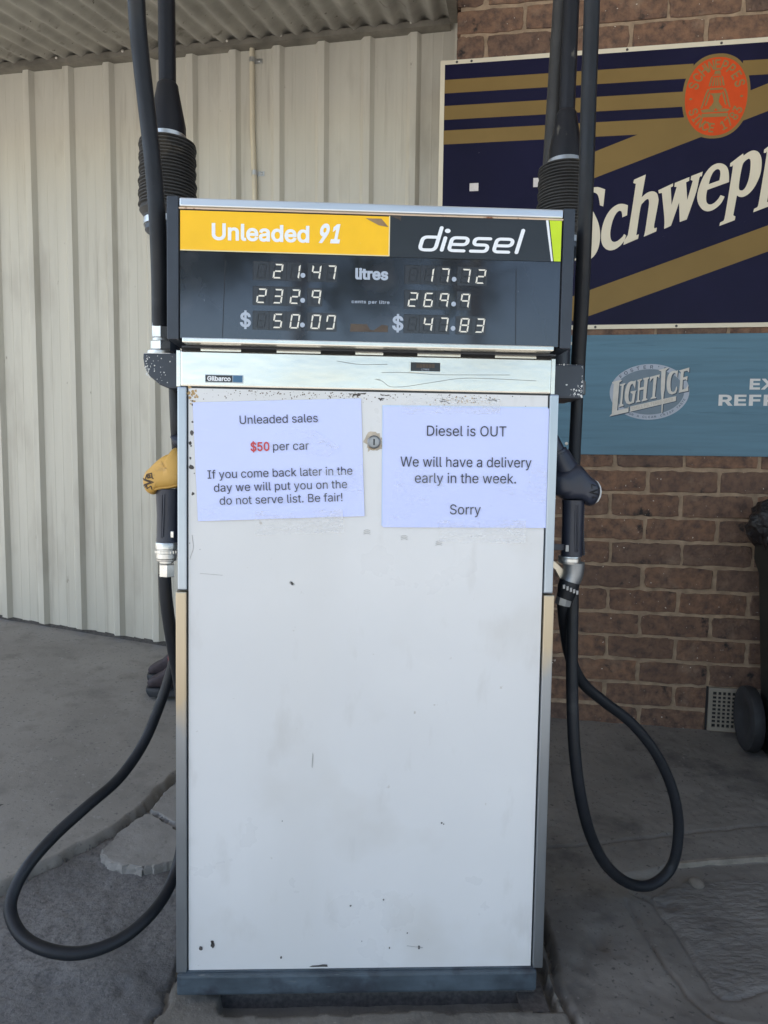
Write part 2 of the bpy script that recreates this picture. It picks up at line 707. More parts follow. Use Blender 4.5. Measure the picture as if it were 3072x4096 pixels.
ALU = mat('aluminium_trim', (0.40, 0.45, 0.50), 0.34, 0.92, var=(5, 0.07), rvar=(12, 0.26, 0.46, (1, 1, 0.2)),
          spots=[((0.34, 0.34, 0.34), 60, 0.71, 0.76, (1, 1, 0.4))])
ALU_L = mat('aluminium_trim_gold_reflection', (0.36, 0.385, 0.41), 0.34, 0.9, var=(5, 0.07), zmix=((0.50, 0.425, 0.31), 0.50, 0.56), rvar=(12, 0.28, 0.46, (1, 1, 0.2)), spots=[((0.30, 0.28, 0.25), 60, 0.70, 0.75, (1, 1, 0.4))])  # golden reflection painted into the colour of the upper part
ALU_R = mat('aluminium_trim_part_gold_reflection', (0.36, 0.385, 0.41), 0.34, 0.9, var=(5, 0.07), zmix=((0.50, 0.425, 0.31), 0.62, 0.68), rvar=(12, 0.28, 0.46, (1, 1, 0.2)), spots=[((0.30, 0.28, 0.25), 60, 0.70, 0.75, (1, 1, 0.4))])  # same painted gold reflection, starting higher up
ALU_TOP = mat('aluminium_rail', (0.62, 0.66, 0.71), 0.36, 0.85, var=(5, 0.06, (0.4, 1, 6)), rvar=(8, 0.28, 0.45, (0.3, 1, 8)))
STAIN = mat('stainless_steel', (0.66, 0.64, 0.58), 0.30, 0.95, var=(4, 0.07, (0.6, 1, 4)),
            rvar=(3, 0.18, 0.26, (0.6, 1, 2)), bump=[(2.6, 0.30, 0.012, (0.7, 1, 1.6))],
            spots=[((0.60, 0.55, 0.46), 6, 0.55, 0.8, (0.5, 1, 2))])
BRASSY = mat('tarnished_aluminium', (0.60, 0.54, 0.44), 0.40, 0.8, var=(9, 0.1),
             spots=[((0.22, 0.18, 0.14), 60, 0.70, 0.75, (1, 1, 0.5))])
NAVYGREY = mat('dark_slate_paint', (0.030, 0.038, 0.052), 0.42, var=(14, 0.2), spots=[((0.11, 0.12, 0.13), 30, 0.70, 0.78)])
CHIPPED = mat('chipped_slate_paint', (0.030, 0.036, 0.048), 0.45, var=(14, 0.2), spots=[((0.62, 0.62, 0.6), 75, 0.70, 0.715)])
CHIPWHITE = mat('bare_primer', (0.62, 0.62, 0.60), 0.7, var=(150, 0.3))
BLACKHOLE = mat('black_slot', (0.012, 0.012, 0.013), 0.7)
CASE = mat('dark_casing', (0.035, 0.04, 0.05), 0.5, var=(10, 0.2))
SIDE = mat('grey_side_sheet', (0.10, 0.11, 0.125), 0.5, var=(6, 0.2))
YELLOW = mat('yellow_film', (0.93, 0.53, 0.008), 0.36, var=(12, 0.06), spots=[((0.74, 0.33, 0.01), 6, 0.62, 0.85), ((0.9, 0.62, 0.2), 120, 0.74, 0.76)])
BLACKFILM = mat('black_film', (0.022, 0.026, 0.030), 0.30, var=(8, 0.15), spots=[((0.10, 0.085, 0.075), 20, 0.72, 0.8)])
LIME = mat('lime_film', (0.55, 0.72, 0.015), 0.4, var=(20, 0.05), spots=[((0.2, 0.2, 0.03), 60, 0.72, 0.76)])
WHITEINK = mat('white_lettering', (0.82, 0.84, 0.86), 0.45)
GREYINK = mat('silver_lettering', (0.42, 0.47, 0.55), 0.45)
GLASS = mat('display_perspex', (0.020, 0.023, 0.029), 0.08, var=(3, 0.2), spec=0.85, rvar=(5.5, 0.02, 0.13),
            spots=[((0.05, 0.05, 0.055), 9, 0.60, 0.8), ((0.16, 0.16, 0.17), 150, 0.76, 0.78, (1, 1, 0.2))])
WINDOWD = mat('digit_window', (0.030, 0.031, 0.034), 0.22, spec=0.6)
WINLINE = mat('digit_frame_line', (0.006, 0.006, 0.007), 0.5)
LIT = mat('lit_segment', (0.80, 0.76, 0.66), 0.55, var=(120, 0.06))
UNLIT = mat('dark_segment', (0.004, 0.004, 0.005), 0.35)
PEELED = mat('peeled_brown', (0.085, 0.062, 0.045), 0.7, var=(40, 0.3))
TORN = mat('torn_backing', (0.26, 0.17, 0.09), 0.7, var=(40, 0.25))
BADGE_BLUE = mat('badge_blue', (0.05, 0.14, 0.25), 0.35)
BADGE_BLACK = mat('badge_black', (0.03, 0.032, 0.034), 0.4)
PAPER = mat('laminated_paper', (0.60, 0.655, 0.955), 0.42, var=(2.5, 0.03), coat=0.9, spec=0.3, rvar=(7, 0.3, 0.5),
            bump=(11, 0.25, 0.006, (1, 1, 1.6)), coatbump=(38, 0.9, 0.006, (0.8, 1, 1.6)))
PAPER_BACK = mat('laminated_sleeve', (0.55, 0.66, 0.90), 0.35, coat=0.3, spec=0.45)
FILM = mat('painted_film_glare', (0.86, 0.89, 0.97), 0.2, spec=0.6, anoise=(46, 0.98, 1.25, 0.36, (0.7, 1, 1.7)), bump=(40, 0.8, 0.006, (0.7, 1, 1.8)))  # glare on the plastic, painted as whitish opacity noise
INK = mat('black_ink', (0.03, 0.033, 0.05), 0.5)
REDINK = mat('red_ink', (0.58, 0.06, 0.06), 0.5)
TAPE = mat('clear_tape', (0.86, 0.86, 0.87), 0.16, spec=0.7, anoise=(42, 0.86, 1.20, 0.55, (0.6, 1, 2.0)), bump=(20, 0.3, 0.004, (0.6, 1, 2.0)))  # white crinkle highlights painted in through the opacity noise
RUBBER = mat('black_rubber', (0.013, 0.015, 0.019), 0.46, spec=0.32, var=(9, 0.25), rvar=(16, 0.36, 0.6), spots=[((0.045, 0.047, 0.05), 20, 0.66, 0.85)])
RUBBER_DUSTY = mat('dusty_rubber', (0.034, 0.033, 0.032), 0.6, var=(14, 0.3), spots=[((0.11, 0.095, 0.075), 16, 0.62, 0.8)])
MASTBLACK = mat('mast_black', (0.010, 0.011, 0.015), 0.42, spec=0.3, var=(12, 0.3), spots=[((0.13, 0.12, 0.10), 34, 0.66, 0.76, (1, 1, 0.5))])
MASTGREY = mat('mast_grey', (0.026, 0.025, 0.024), 0.55, var=(16, 0.3))
YELLOWRUB = mat('yellow_nozzle_cover', (0.62, 0.36, 0.085), 0.5, var=(14, 0.12), spots=[((0.28, 0.17, 0.08), 26, 0.62, 0.78), ((0.14, 0.10, 0.08), 90, 0.72, 0.76)])
BLACKRUB = mat('black_nozzle_cover', (0.022, 0.026, 0.042), 0.40, var=(14, 0.2))
CHROME = mat('worn_chrome', (0.62, 0.61, 0.58), 0.30, 0.95, var=(40, 0.18), rvar=(30, 0.2, 0.45))
DULLMETAL = mat('cast_alloy', (0.30, 0.31, 0.32), 0.42, 0.8, var=(30, 0.2))
BASEP = mat('blue_grey_base', (0.062, 0.082, 0.100), 0.5, var=(14, 0.4, (1, 1, 2)), spots=[((0.028, 0.032, 0.042), 14, 0.55, 0.70), ((0.15, 0.165, 0.17), 45, 0.66, 0.74, (0.4, 1, 2))])
VENTW = mat('vent_plastic', (0.28, 0.25, 0.205), 0.55, var=(14, 0.1))
BINM = mat('bin_plastic', (0.012, 0.016, 0.014), 0.5, var=(8, 0.2))
BAGM = mat('rubbish_bag_film', (0.012, 0.012, 0.014), 0.28, bump=(24, 1.0, 0.02))
TYRE = mat('bin_tyre', (0.020, 0.021, 0.024), 0.65, var=(30, 0.3))
SHOE_U = mat('shoe_upper', (0.042, 0.030, 0.036), 0.7, var=(30, 0.2))
SHOE_S = mat('shoe_sole', (0.022, 0.025, 0.030), 0.6)
SHOE_R = mat('shoe_red_tab', (0.35, 0.07, 0.07), 0.6)

ASPH = mat('coarse_asphalt', (0.155, 0.151, 0.147), 0.92, var=(5, 0.18),
           spots=[((0.098, 0.096, 0.097), 110, 0.45, 0.68), ((0.22, 0.215, 0.21), 150, 0.64, 0.72), ((0.075, 0.072, 0.07), 6, 0.60, 0.78), ((0.17, 0.165, 0.155), 2.2, 0.55, 0.75)],
           bump=[(100, 0.6, 0.005), (240, 0.5, 0.002)])
SLAB = mat('worn_concrete', (0.262, 0.247, 0.222), 0.88, var=(3.5, 0.15),
           spots=[((0.195, 0.183, 0.166), 12, 0.52, 0.75), ((0.05, 0.045, 0.04), 26, 0.735, 0.75), ((0.30, 0.29, 0.27), 60, 0.62, 0.72), ((0.15, 0.142, 0.132), 100, 0.60, 0.70)],
           bump=[(60, 0.25, 0.003), (240, 0.25, 0.0015)])
PATHM = mat('oily_concrete', (0.165, 0.152, 0.134), 0.85, var=(4, 0.22),
            spots=[((0.055, 0.05, 0.048), 7, 0.55, 0.78), ((0.21, 0.195, 0.17), 70, 0.64, 0.74), ((0.08, 0.074, 0.068), 90, 0.60, 0.70), ((0.03, 0.028, 0.027), 24, 0.72, 0.74)],
            bump=[(45, 0.3, 0.004), (220, 0.3, 0.0015)])
PADM = mat('pad_concrete', (0.150, 0.138, 0.118), 0.9, var=(6, 0.2), spots=[((0.08, 0.073, 0.065), 16, 0.56, 0.76), ((0.24, 0.22, 0.19), 160, 0.64, 0.76)],
           bump=[(50, 0.6, 0.006), (200, 0.5, 0.002)])
ROUGHM = mat('rough_concrete', (0.150, 0.141, 0.128), 0.9, var=(6, 0.22), spots=[((0.06, 0.055, 0.05), 10, 0.58, 0.76)],
             bump=[(60, 0.8, 0.006, (0.6, 1.8, 1)), (170, 0.5, 0.002)])
FORE = mat('pale_bounce_ground', (0.33, 0.315, 0.29), 0.9, var=(0.6, 0.12), spots=[((0.22, 0.20, 0.175), 3, 0.6, 0.8)])  # kept pale so the unseen ground throws sunlight back
BROKEN = mat('broken_concrete', (0.235, 0.225, 0.208), 0.9, var=(14, 0.14), spots=[((0.14, 0.13, 0.12), 30, 0.6, 0.75)], bump=[(70, 0.5, 0.004), (260, 0.3, 0.002)])
CANOPYM = mat('added_canopy_lining', (0.55, 0.54, 0.51), 0.6, var=(1.5, 0.05))
BARK = mat('gum_bark', (0.22, 0.18, 0.14), 0.9, var=(6, 0.3), stretch=(4, 4, 0.6))
LEAF = mat('gum_leaves', (0.055, 0.085, 0.035), 0.6, var=(0.8, 0.4))
STONE = mat('pebble_stone', (0.17, 0.15, 0.125), 0.9, var=(60, 0.2))

# ------------------------------------------------------------------ ground


def vnoise(x, y, s, seed=0):
    x, y = x * s, y * s
    xi, yi = np.floor(x).astype(np.int64), np.floor(y).astype(np.int64)
    xf, yf = x - xi, y - yi

    def h(a, b):
        n = (a * 374761393 + b * 668265263 + seed * 974711) & 0x7fffffff
        n = ((n ^ (n >> 13)) * 1274126177) & 0x7fffffff
        return ((n ^ (n >> 16)) & 0xffff) / 65535.0
    u, v = xf * xf * (3 - 2 * xf), yf * yf * (3 - 2 * yf)
    return (h(xi, yi) * (1 - u) + h(xi + 1, yi) * u) * (1 - v) + (h(xi, yi + 1) * (1 - u) + h(xi + 1, yi + 1) * u) * v - 0.5


def pdist(x, y, line):
    d = np.full(x.shape, 1e9)
    for (ax, ay), (bx, by) in zip(line[:-1], line[1:]):
        dx, dy = bx - ax, by - ay
        t = np.clip(((x - ax) * dx + (y - ay) * dy) / (dx * dx + dy * dy), 0, 1)
        d = np.minimum(d, np.hypot(x - ax - t * dx, y - ay - t * dy))
    return d


def inside(x, y, poly):
    r = np.zeros(x.shape, bool)
    n = len(poly)
    for i in range(n):
        (x0, y0), (x1, y1) = poly[i], poly[(i + 1) % n]
        if y0 == y1:
            continue
        c = ((y0 > y) != (y1 > y)) & (x < (x1 - x0) * (y - y0) / (y1 - y0) + x0)
        r ^= c
    return r


KY = [-60, -1.2, 0.306, 0.356, 0.417, 0.474, 0.535, 0.614, 0.645, 0.72, 0.794, 1.0, 1.05]
KX = [-36, -1.72, -0.813, -0.774, -0.725, -0.679, -0.631, -0.595, -0.58, -0.562, -0.541, -0.45, 0.4]
PAD_R = [(0.402, 0.9), (0.402, 0.223), (0.392, 0.102), (0.382, 0.051), (0.381, -0.002), (0.386, -0.042), (0.395, -0.10), (0.42, -0.3)]
PAD_L = [(-0.36, 0.5), (-0.362, 0.091), (-0.358, 0.049), (-0.370, 0.022), (-0.371, -0.052), (-0.385, -0.3)]
STRIP = [(0.612, 0.27), (0.612, 0.151), (0.615, 0.067), (0.632, -0.015), (0.650, -0.05), (0.693, -0.067), (0.9, -0.09), (3, -0.15)]
PATCH_L = [(0.640, 0.30), (0.667, 0.283), (0.683, 0.221), (0.689, 0.103), (0.688, 0.024), (0.696, 0.005), (0.729, -0.003), (0.776, 0.017), (0.795, 0.019), (3, 0.05)]
PATCH = PATCH_L[1:] + [(3, 0.38), (0.991, 0.352), (0.808, 0.349), (0.733, 0.321)]
RJOINT = [(0.38, 0.455), (0.473, 0.470), (0.630, 0.489), (0.872, 0.533), (1.124, 0.575), (3, 0.9)]
LEDGE_X = [0.55, 0.640, 0.708, 0.813, 1.038, 3.0]
LEDGE_Y = [0.345, 0.369, 0.380, 0.409, 0.429, 0.62]


def ground():
    def axis(lo, a, b, hi, fine, mids):
        out = []
        v = a
        step = fine
        while v > lo:
            out.append(v)
            step *= 1.35
            v -= step
        out.append(lo)
        out = out[::-1]
        v = a
        for s, e in mids:
            while v < e - 1e-9:
                v += s
                out.append(v)
        step = mids[-1][0]
        while v < hi:
            step *= 1.35
            v += step
            out.append(min(v, hi))
        return np.array(sorted(set(np.round(out, 5))))
    xs = axis(-70, -1.75, 1.5, 70, 0.012, [(0.012, -1.05), (0.0055, 1.15), (0.012, 1.6)])
    ys = axis(-70, -0.2, 2.1, 70, 0.006, [(0.0055, 0.75), (0.011, 2.1)])
    X, Y = np.meshgrid(xs, ys, indexing='ij')
    wob = vnoise(X, Y, 22, 1) * 0.016 + vnoise(X, Y, 70, 2) * 0.008
    Xw, Yw = X + wob, Y + vnoise(X, Y, 26, 5) * 0.012
    L = np.clip(0.225 - 0.08 * (X + 0.833) + 0.1284 * (Y - 1.742), -0.12, 0.42)
    R = 0.065 * np.clip(Y, 0, 3)
    A = 0.05 * np.clip(Y - 0.1, 0, 2)
    kx = np.interp(Yw, KY, KX)
    slab = (X + wob * 0.7 < kx) & (Y > -1.75) & (X > -9) & (Y < 3.0)
    back = (Y > 1.02)
    padl = np.interp(Y, [p[1] for p in PAD_L[::-1]], [p[0] for p in PAD_L[::-1]])
    padr = np.interp(Y, [p[1] for p in PAD_R[::-1]], [p[0] for p in PAD_R[::-1]])
    zone = np.zeros(X.shape, int)                       # 0 asphalt
    zone[(X > 0.2) & (X < 4) & (Y > -0.6) & (Y < 3)] = 2                           # right path
    zone[(Y < -1.75 + wob) & (np.abs(X) < 40)] = 5                                     # unseen forecourt, added pale to bounce sunlight
    zone[slab] = 1
    zone[back & (X < 0.3) & (Y < 3) & (X > -4)] = 1
    zone[(Xw > padl) & (Xw < padr) & (Y > -0.7) & (Y < 1.0) & ~slab] = 3
    zone[inside(X + wob * 0.5, Yw, PATCH)] = 4
    lift = np.clip(np.maximum(L, R) - 0.020 - A, 0, 1) * np.exp(-np.clip((X - kx) * 0.83, 0, 9) / 0.30) * (Y > -1.5)
    A = A + lift
    sd = np.clip((kx - (X + wob * 0.7)) * 0.83 / 0.014, 0, 1)          # a worn, rounded kerb edge
    sd = sd * sd * (3 - 2 * sd)
    Ls = np.where(Y > 1.0, np.maximum(L, R), A + (np.maximum(L, R) - A) * sd)
    Z = np.where(zone == 1, Ls, np.where(zone == 0, A, R))
    Z = np.where(zone == 3, 0.0 * X, Z)
    Z = np.where((zone == 1) & (X > -0.2), np.maximum(L, R), Z)
    Z -= 0.010 * np.clip(1 - np.abs(kx - 0.002 - (X + wob * 0.7)) / 0.006, 0, 1) * (zone <= 1) * (Y < 0.95)
    far = np.clip((np.hypot(X, Y - 0.5) - 2.2) / 3.0, 0, 1)
    Z = Z * (1 - far) - 0.03 * far
    # recess in front of the steel base frame
    rec = (Xw > -0.265) & (X < 0.37 + wob) & (Y > -0.034 + vnoise(X, Y, 30, 8) * 0.012) & (Y < 0.3)
    Z = np.where(rec & (zone == 3), -0.030, Z)
    # cracks and joints
    nz = vnoise(X, Y, 60, 3)
    Z -= 0.024 * np.clip(1 - pdist(X + vnoise(X, Y, 16, 21) * 0.008 + vnoise(X, Y, 60, 22) * 0.006 * np.clip((0.08 - Y) / .06, 0, 1), Y, PAD_R) / (0.011 + 0.008 * np.clip(nz, 0, 1)), 0, 1)
    Z -= 0.014 * np.clip(1 - pdist(Xw, Yw, PAD_L) / 0.011, 0, 1)
    Z -= 0.008 * np.clip(1 - pdist(X + wob * .3, Y, STRIP) / 0.006, 0, 1)
    Z -= 0.006 * np.clip(1 - pdist(X + wob * .5, Yw, PATCH_L) / 0.007, 0, 1)
    Z -= 0.008 * np.clip(1 - pdist(X, Y + wob * .3, RJOINT) / 0.006, 0, 1)
    led = np.interp(X, LEDGE_X, LEDGE_Y)
    low = np.clip((led - Y) / 0.006, 0, 1) * (X > 0.60) * (zone != 3) * np.clip((X - 0.6) / 0.06, 0, 1)
    Z -= 0.010 * low * (Y > -0.2)
    ridge = (zone == 4)
    Z += np.where(ridge, 0.001 + 0.003 * vnoise(X + Y * .5, Y * 1.6, 26, 11) + 0.0035 * vnoise(X + Y, Y * 1.5 - X * .6, 85, 12), 0)
    Z += np.where(zone == 0, 0.006 * vnoise(X, Y, 9, 4) + 0.004 * vnoise(X, Y, 55, 6), 0) * (1 - far)
    Z += np.where((zone == 2) | (zone == 3), 0.004 * vnoise(X, Y, 14, 4) + 0.002 * vnoise(X, Y, 70, 6), 0) * (1 - far)
    for hx, hy, hr, hd in ((0.509, 0.165, 0.016, 0.010), (0.506, 0.135, 0.013, 0.009), (0.704, 0.267, 0.014, 0.006), (0.70, 0.37, 0.02, 0.004), (0.441, 0.082, 0.012, 0.006), (-0.60, 0.06, 0.022, 0.007), (-0.45, 0.03, 0.012, 0.006)):
        Z -= hd * np.exp(-((X - hx) ** 2 + ((Y - hy) * .7) ** 2) / hr ** 2)
    nxs, nys = len(xs), len(ys)
    idx = np.arange(nxs * nys).reshape(nxs, nys)
    quads = np.stack([idx[:-1, :-1], idx[1:, :-1], idx[1:, 1:], idx[:-1, 1:]], -1).reshape(-1, 4)
    zf = np.maximum(np.maximum(zone[:-1, :-1], zone[1:, :-1]), np.maximum(zone[1:, 1:], zone[:-1, 1:]))
    zf = zone[1:, 1:].reshape(-1)
    P = np.stack([X, Y, Z], -1).reshape(-1, 3)
    for zi, nm, mt in ((0, 'ground', ASPH), (1, 'pavement', SLAB), (2, 'path', PATHM), (3, 'concrete_pad', PADM), (4, 'concrete_patch', ROUGHM), (5, 'forecourt', FORE)):
        q = quads[zf == zi]
        if len(q) == 0:
            continue
        used, inv = np.unique(q.reshape(-1), return_inverse=True)
        me = bpy.data.meshes.new(nm)
        me.from_pydata(P[used].tolist(), [], inv.reshape(-1, 4).tolist())
        me.polygons.foreach_set('use_smooth', [True] * len(q))
        me.materials.append(mt)
        ob = bpy.data.objects.new(nm, me)
        COL.objects.link(ob)
        ob['kind'] = 'structure'


ground()


def kerb_strip():
    m = MB()
    px = [0.79, 0.88, 1.038, 1.4, 2.2]
    for a, b in zip(px[:-1], px[1:]):
        ya, yb = float(np.interp(a, LEDGE_X, LEDGE_Y)), float(np.interp(b, LEDGE_X, LEDGE_Y))
        za, zb = 0.065 * ya + .003, 0.065 * yb + .003
        m.add([(a, ya - .007, za - .03), (b, yb - .007, zb - .03), (b, yb - .006, zb), (a, ya - .006, za), (a, ya + .005, za - .03), (b, yb + .005, zb - .03), (b, yb + .004, zb), (a, ya + .004, za)],
              [(0, 1, 2, 3), (3, 2, 6, 7), (5, 4, 7, 6)])
    o = m.build('kerb_strip', mat('pale_joint_strip', (0.23, 0.205, 0.17), 0.9, var=(40, 0.25)))
    o['kind'] = 'structure'


kerb_strip()

# ------------------------------------------------------------------ brick wall
BU0, BU1 = 0.325, 3.2
BV_TOP = 2.9


def brick_wall():
    mb = MB()
    mb.box(BU0 + 0.012, BU1, 0.0045, 0.22, -1.35, BV_TOP, 1)
    mb.box(2.45, 2.7, -1.3, 0.0, -1.3, BV_TOP, 0)  # unseen return wall, added to shade the right-hand corner
    rows = []
    for k in range(-33, 16):
        def zline(i):
            return 0.0092 - 0.086 * i if i >= 0 else 0.0092 - 0.08834 * i
        rows.append((k, zline(k + 1), zline(k)))
    for k, z0, z1 in rows:
        # row below line k ; joints: odd rows start at .43+.24n , even rows at .55+.24n
        off = 0.4305 if (k % 2) else 0.5505
        js = [BU0]
        u = off
        while u < BU1:
            js.append(u + random.uniform(-0.006, 0.006))
            u += 0.24
        js.append(BU1)
        for a, b in zip(js[:-1], js[1:]):
            if b - a < 0.03:
                continue
            g = 0.0055 + random.uniform(-0.0012, 0.002)
            x0 = a + (g if a > BU0 else 0)
            x1 = b - g
            h0 = z0 + 0.0055 + random.uniform(-0.001, 0.0022)
            h1 = z1 - 0.0055 - random.uniform(-0.001, 0.0022)
            y = random.uniform(-0.0015, 0.0015)
            # outline with chipped, slightly uneven edges
            base = []
            nx, nz_ = 9, 4
            for i in range(nx):
                base.append((x0 + (x1 - x0) * i / nx, h0))
            for i in range(nz_):
                base.append((x1, h0 + (h1 - h0) * i / nz_))
            for i in range(nx):
                base.append((x1 - (x1 - x0) * i / nx, h1))
            for i in range(nz_):
                base.append((x0, h1 - (h1 - h0) * i / nz_))
            n = len(base)
            cx, cz = (x0 + x1) / 2, (h0 + h1) / 2
            jit = [(random.gauss(0, .0015), random.gauss(0, .0015)) for _ in base]
            ring0, ring1, ring2 = [], [], []
            for (px, pz), (jx, jz) in zip(base, jit):
                cornr = (abs(px - cx) / (x1 - x0) * 2) > 0.97 and (abs(pz - cz) / (h1 - h0) * 2) > 0.97
                q = random.uniform(0.0005, 0.0035) if cornr else 0.0
                sx, sz = math.copysign(1, cx - px), math.copysign(1, cz - pz)
                px2, pz2 = px + jx + sx * q, pz + jz + sz * q
                ring0.append((px2, 0.012, pz2))
                ring1.append((px2, y + 0.0016, pz2))
                ex, ez = cx - px2, cz - pz2
                ln = math.hypot(ex, ez)
                ring2.append((px2 + (0.0016 * sx if abs(px - cx) > (x1 - x0) * .48 else 0), y, pz2 + (0.0016 * sz if abs(pz - cz) > (h1 - h0) * .45 else 0)))
            fs = [[i, (i + 1) % n, n + (i + 1) % n, n + i] for i in range(n)]
            fs += [[n + i, n + (i + 1) % n, 2 * n + (i + 1) % n, 2 * n + i] for i in range(n)]
            fs.append([2 * n + i for i in range(n)])
            mb.add(ring0 + ring1 + ring2, fs, 0)
    # end face of the wall
    for k, z0, z1 in rows:
        mb.box(BU0 - 0.0, BU0 + 0.0119, 0.0125, 0.11, z0 + .005, z1 - .005, 0)
    ob = mb.build('brick_wall', [BRICK, MORTAR], origin=(1.6, 0.1, -1.0), frame=WALL)
    tag(ob, 'mottled brown brick wall carrying the two advertising signs', 'wall')


brick_wall()

# ------------------------------------------------------------------ cladding wall
CO = 0.15


def metal_wall():
    mb = MB()
    prof = []
    u = -1.4585 - 0.1765 * 12
    while u < 0.5:
        prof += [(u, 0), (u + 0.0147, -0.0187), (u + 0.0385, -0.0187), (u + 0.0532, 0)]
        w = 0.1765 - 0.0532
        for q in (0.34, 0.66):
            c = u + 0.0532 + w * q
            prof += [(c - 0.004, 0), (c - 0.002, -0.0007), (c + 0.002, -0.0007), (c + 0.004, 0)]
        u += 0.1765
    prof = [p for p in prof if p[0] < 0.46]
    bot = lambda uu: -0.702 - 0.089 * (uu + 1.5) / 0.9 + 0.004
    vs, fs = [], []
    for x, y in prof:
        vs += [(x, CO + y, max(bot(x), -0.9) + random.uniform(-.003, .003)), (x, CO + y, 1.74)]
    for i in range(len(prof) - 1):
        fs.append((2 * i, 2 * i + 2, 2 * i + 3, 2 * i + 1))
    mb.add(vs, fs)
    root = empty('metal_wall', (-0.9, CO, -0.8), WALL)
    tag(root, 'cream ribbed sheet metal wall under the corrugated roof', 'wall')
    mb.build('cladding', CREAM, root, smooth=18)
    # dark footing that shows in the ragged gap under the sheets
    f = MB()
    for x0 in np.arange(-3.4, 0.44, 0.12):
        x1 = x0 + 0.12
        f.add([(x0, CO + .004, bot(x0) - .06), (x1, CO + .004, bot(x1) - .06), (x1, CO + .004, bot(x1) + .03), (x0, CO + .004, bot(x0) + .03),
               (x0, CO + .10, bot(x0) - .06), (x1, CO + .10, bot(x1) - .06), (x1, CO + .10, bot(x1) + .03), (x0, CO + .10, bot(x0) + .03)],
              [(0, 1, 2, 3), (5, 4, 7, 6), (3, 2, 6, 7)])
    f.build('footing', CHIP, root)


metal_wall()


def trim_z(u):
    return 1.6005 + 0.0163 * (u + 1.5435)


def verandah():
    root = empty('verandah_roof', (-0.9, CO, 1.7), WALL)
    tag(root, 'grimy corrugated metal roof sloping down from the cream wall', 'roof')
    mb = MB()
    us = np.arange(-3.4, 0.2985, 0.0736 / 12)
    vs, fs = [], []
    D = [0.0, 0.02, 0.3, 0.7, 1.0]
    for u in us:
        wv = -0.0095 * math.cos(2 * math.pi * (u + 0.7238) / 0.0736)
        for d in D:
            vs.append((u, CO - 0.004 - d, trim_z(u) + 0.0135 + wv - 0.205 * d))
    n = len(D)
    for i in range(len(us) - 1):
        for j in range(n - 1):
            fs.append((i * n + j, (i + 1) * n + j, (i + 1) * n + j + 1, i * n + j + 1))
    mb.add(vs, fs)
    mb.build('roof_sheet', ZINC, root, smooth=60)
    t = MB()
    for a, b in ((-3.4, 0.2915),):
        za, zb = trim_z(a), trim_z(b)
        y0, y1 = CO - 0.046, CO - 0.0195
        for (p, q) in ((y0, y0 + 0.0015), ):
            t.add([(a, p, za - .018), (b, p, zb - .018), (b, p, zb + .004), (a, p, za + .004),
                   (a, CO, za - .018), (b, CO, zb - .018), (b, CO, zb + .004), (a, CO, za + .004)],
                  [(0, 1, 2, 3), (5, 4, 7, 6), (3, 2, 6, 7), (0, 4, 5, 1), (1, 5, 6, 2), (0, 3, 7, 4)])
    t.build('edge_trim', ROOF_TRIM, root)
    g = MB()
    g.add([(0.2935, CO - .047, trim_z(.29) - .018), (0.3235, CO - .047, trim_z(.29) - .018), (0.3235, CO - .047, trim_z(.29) + .07), (0.2935, CO - .047, trim_z(.29) + .03),
           (0.2935, CO - 1.0, trim_z(.29) - .018 - .205), (0.3235, CO - 1.0, trim_z(.29) - .018 - .205), (0.3235, CO - 1.0, trim_z(.29) + .05 - .205), (0.2935, CO - 1.0, trim_z(.29) + .03 - .205)],
          [(0, 1, 2, 3), (5, 4, 7, 6), (3, 2, 6, 7), (0, 4, 5, 1), (1, 5, 6, 2), (0, 3, 7, 4)])
    g.build('end_flashing', ROOF_TRIM, root)
    for u in (-1.9, -1.6, -1.2743, -0.99, -0.78, -0.5605, -0.3455, -0.0646, 0.1489):
        s = MB()
        s.lathe([(0.0055, 0), (0.0055, 0.002), (0.0035, 0.0045), (0.0001, 0.0055)], (u, CO - 0.0462, trim_z(u) + 0.0005), (0, -1, 0), 12)
        s.build('screw', SCREW, root, smooth=40)


verandah()


def canopy():
    mb = MB()
    mb.box(-4.2, 4.5, -3.9, 0.14, 2.55, 2.65)  # out-of-view canopy, added to keep sun and sky off the pump
    ob = mb.build('added_canopy', CANOPYM, origin=(0, -2, 2.55), frame=WALL, bevel=0.01)
    tag(ob, 'unseen flat pale canopy added to shade the pump', 'canopy')


canopy()


def conduit():
    root = empty('conduit_pipe', (-0.47, CO - .01, 0.0), WALL)
    tag(root, 'thin cream electrical conduit running up the ribbed wall', 'pipe')
    y = CO - 0.0105
    m = MB().tube([(-0.4733, y, 1.60), (-0.4728, y, 1.3), (-0.4640, y, 1.1), (-0.46, y, 0.6), (-0.458, y, -0.2)], 0.0098, 14)
    m.build('pipe', CREAM_PIPE, root, smooth=50)
    for z, u in ((1.5585, -0.4728), (1.1380, -0.4652)):
        c = MB()
        c.lathe([(0.0108, -0.009), (0.0112, -0.009), (0.0112, 0.009), (0.0108, 0.009)], (u, y, z), (0.02, 0, 1), 18, cap=False)
        c.box(u + 0.009, u + 0.038, CO - 0.0028, CO - 0.0012, z - 0.010, z + 0.008)
        c.lathe([(0.0065, 0), (0.0055, 0.0025), (0.003, 0.004)], (u + 0.026, CO - 0.0028, z - 0.001), (0, -1, 0), 12)
        c.build('clip', GALV, root, smooth=40)


conduit()

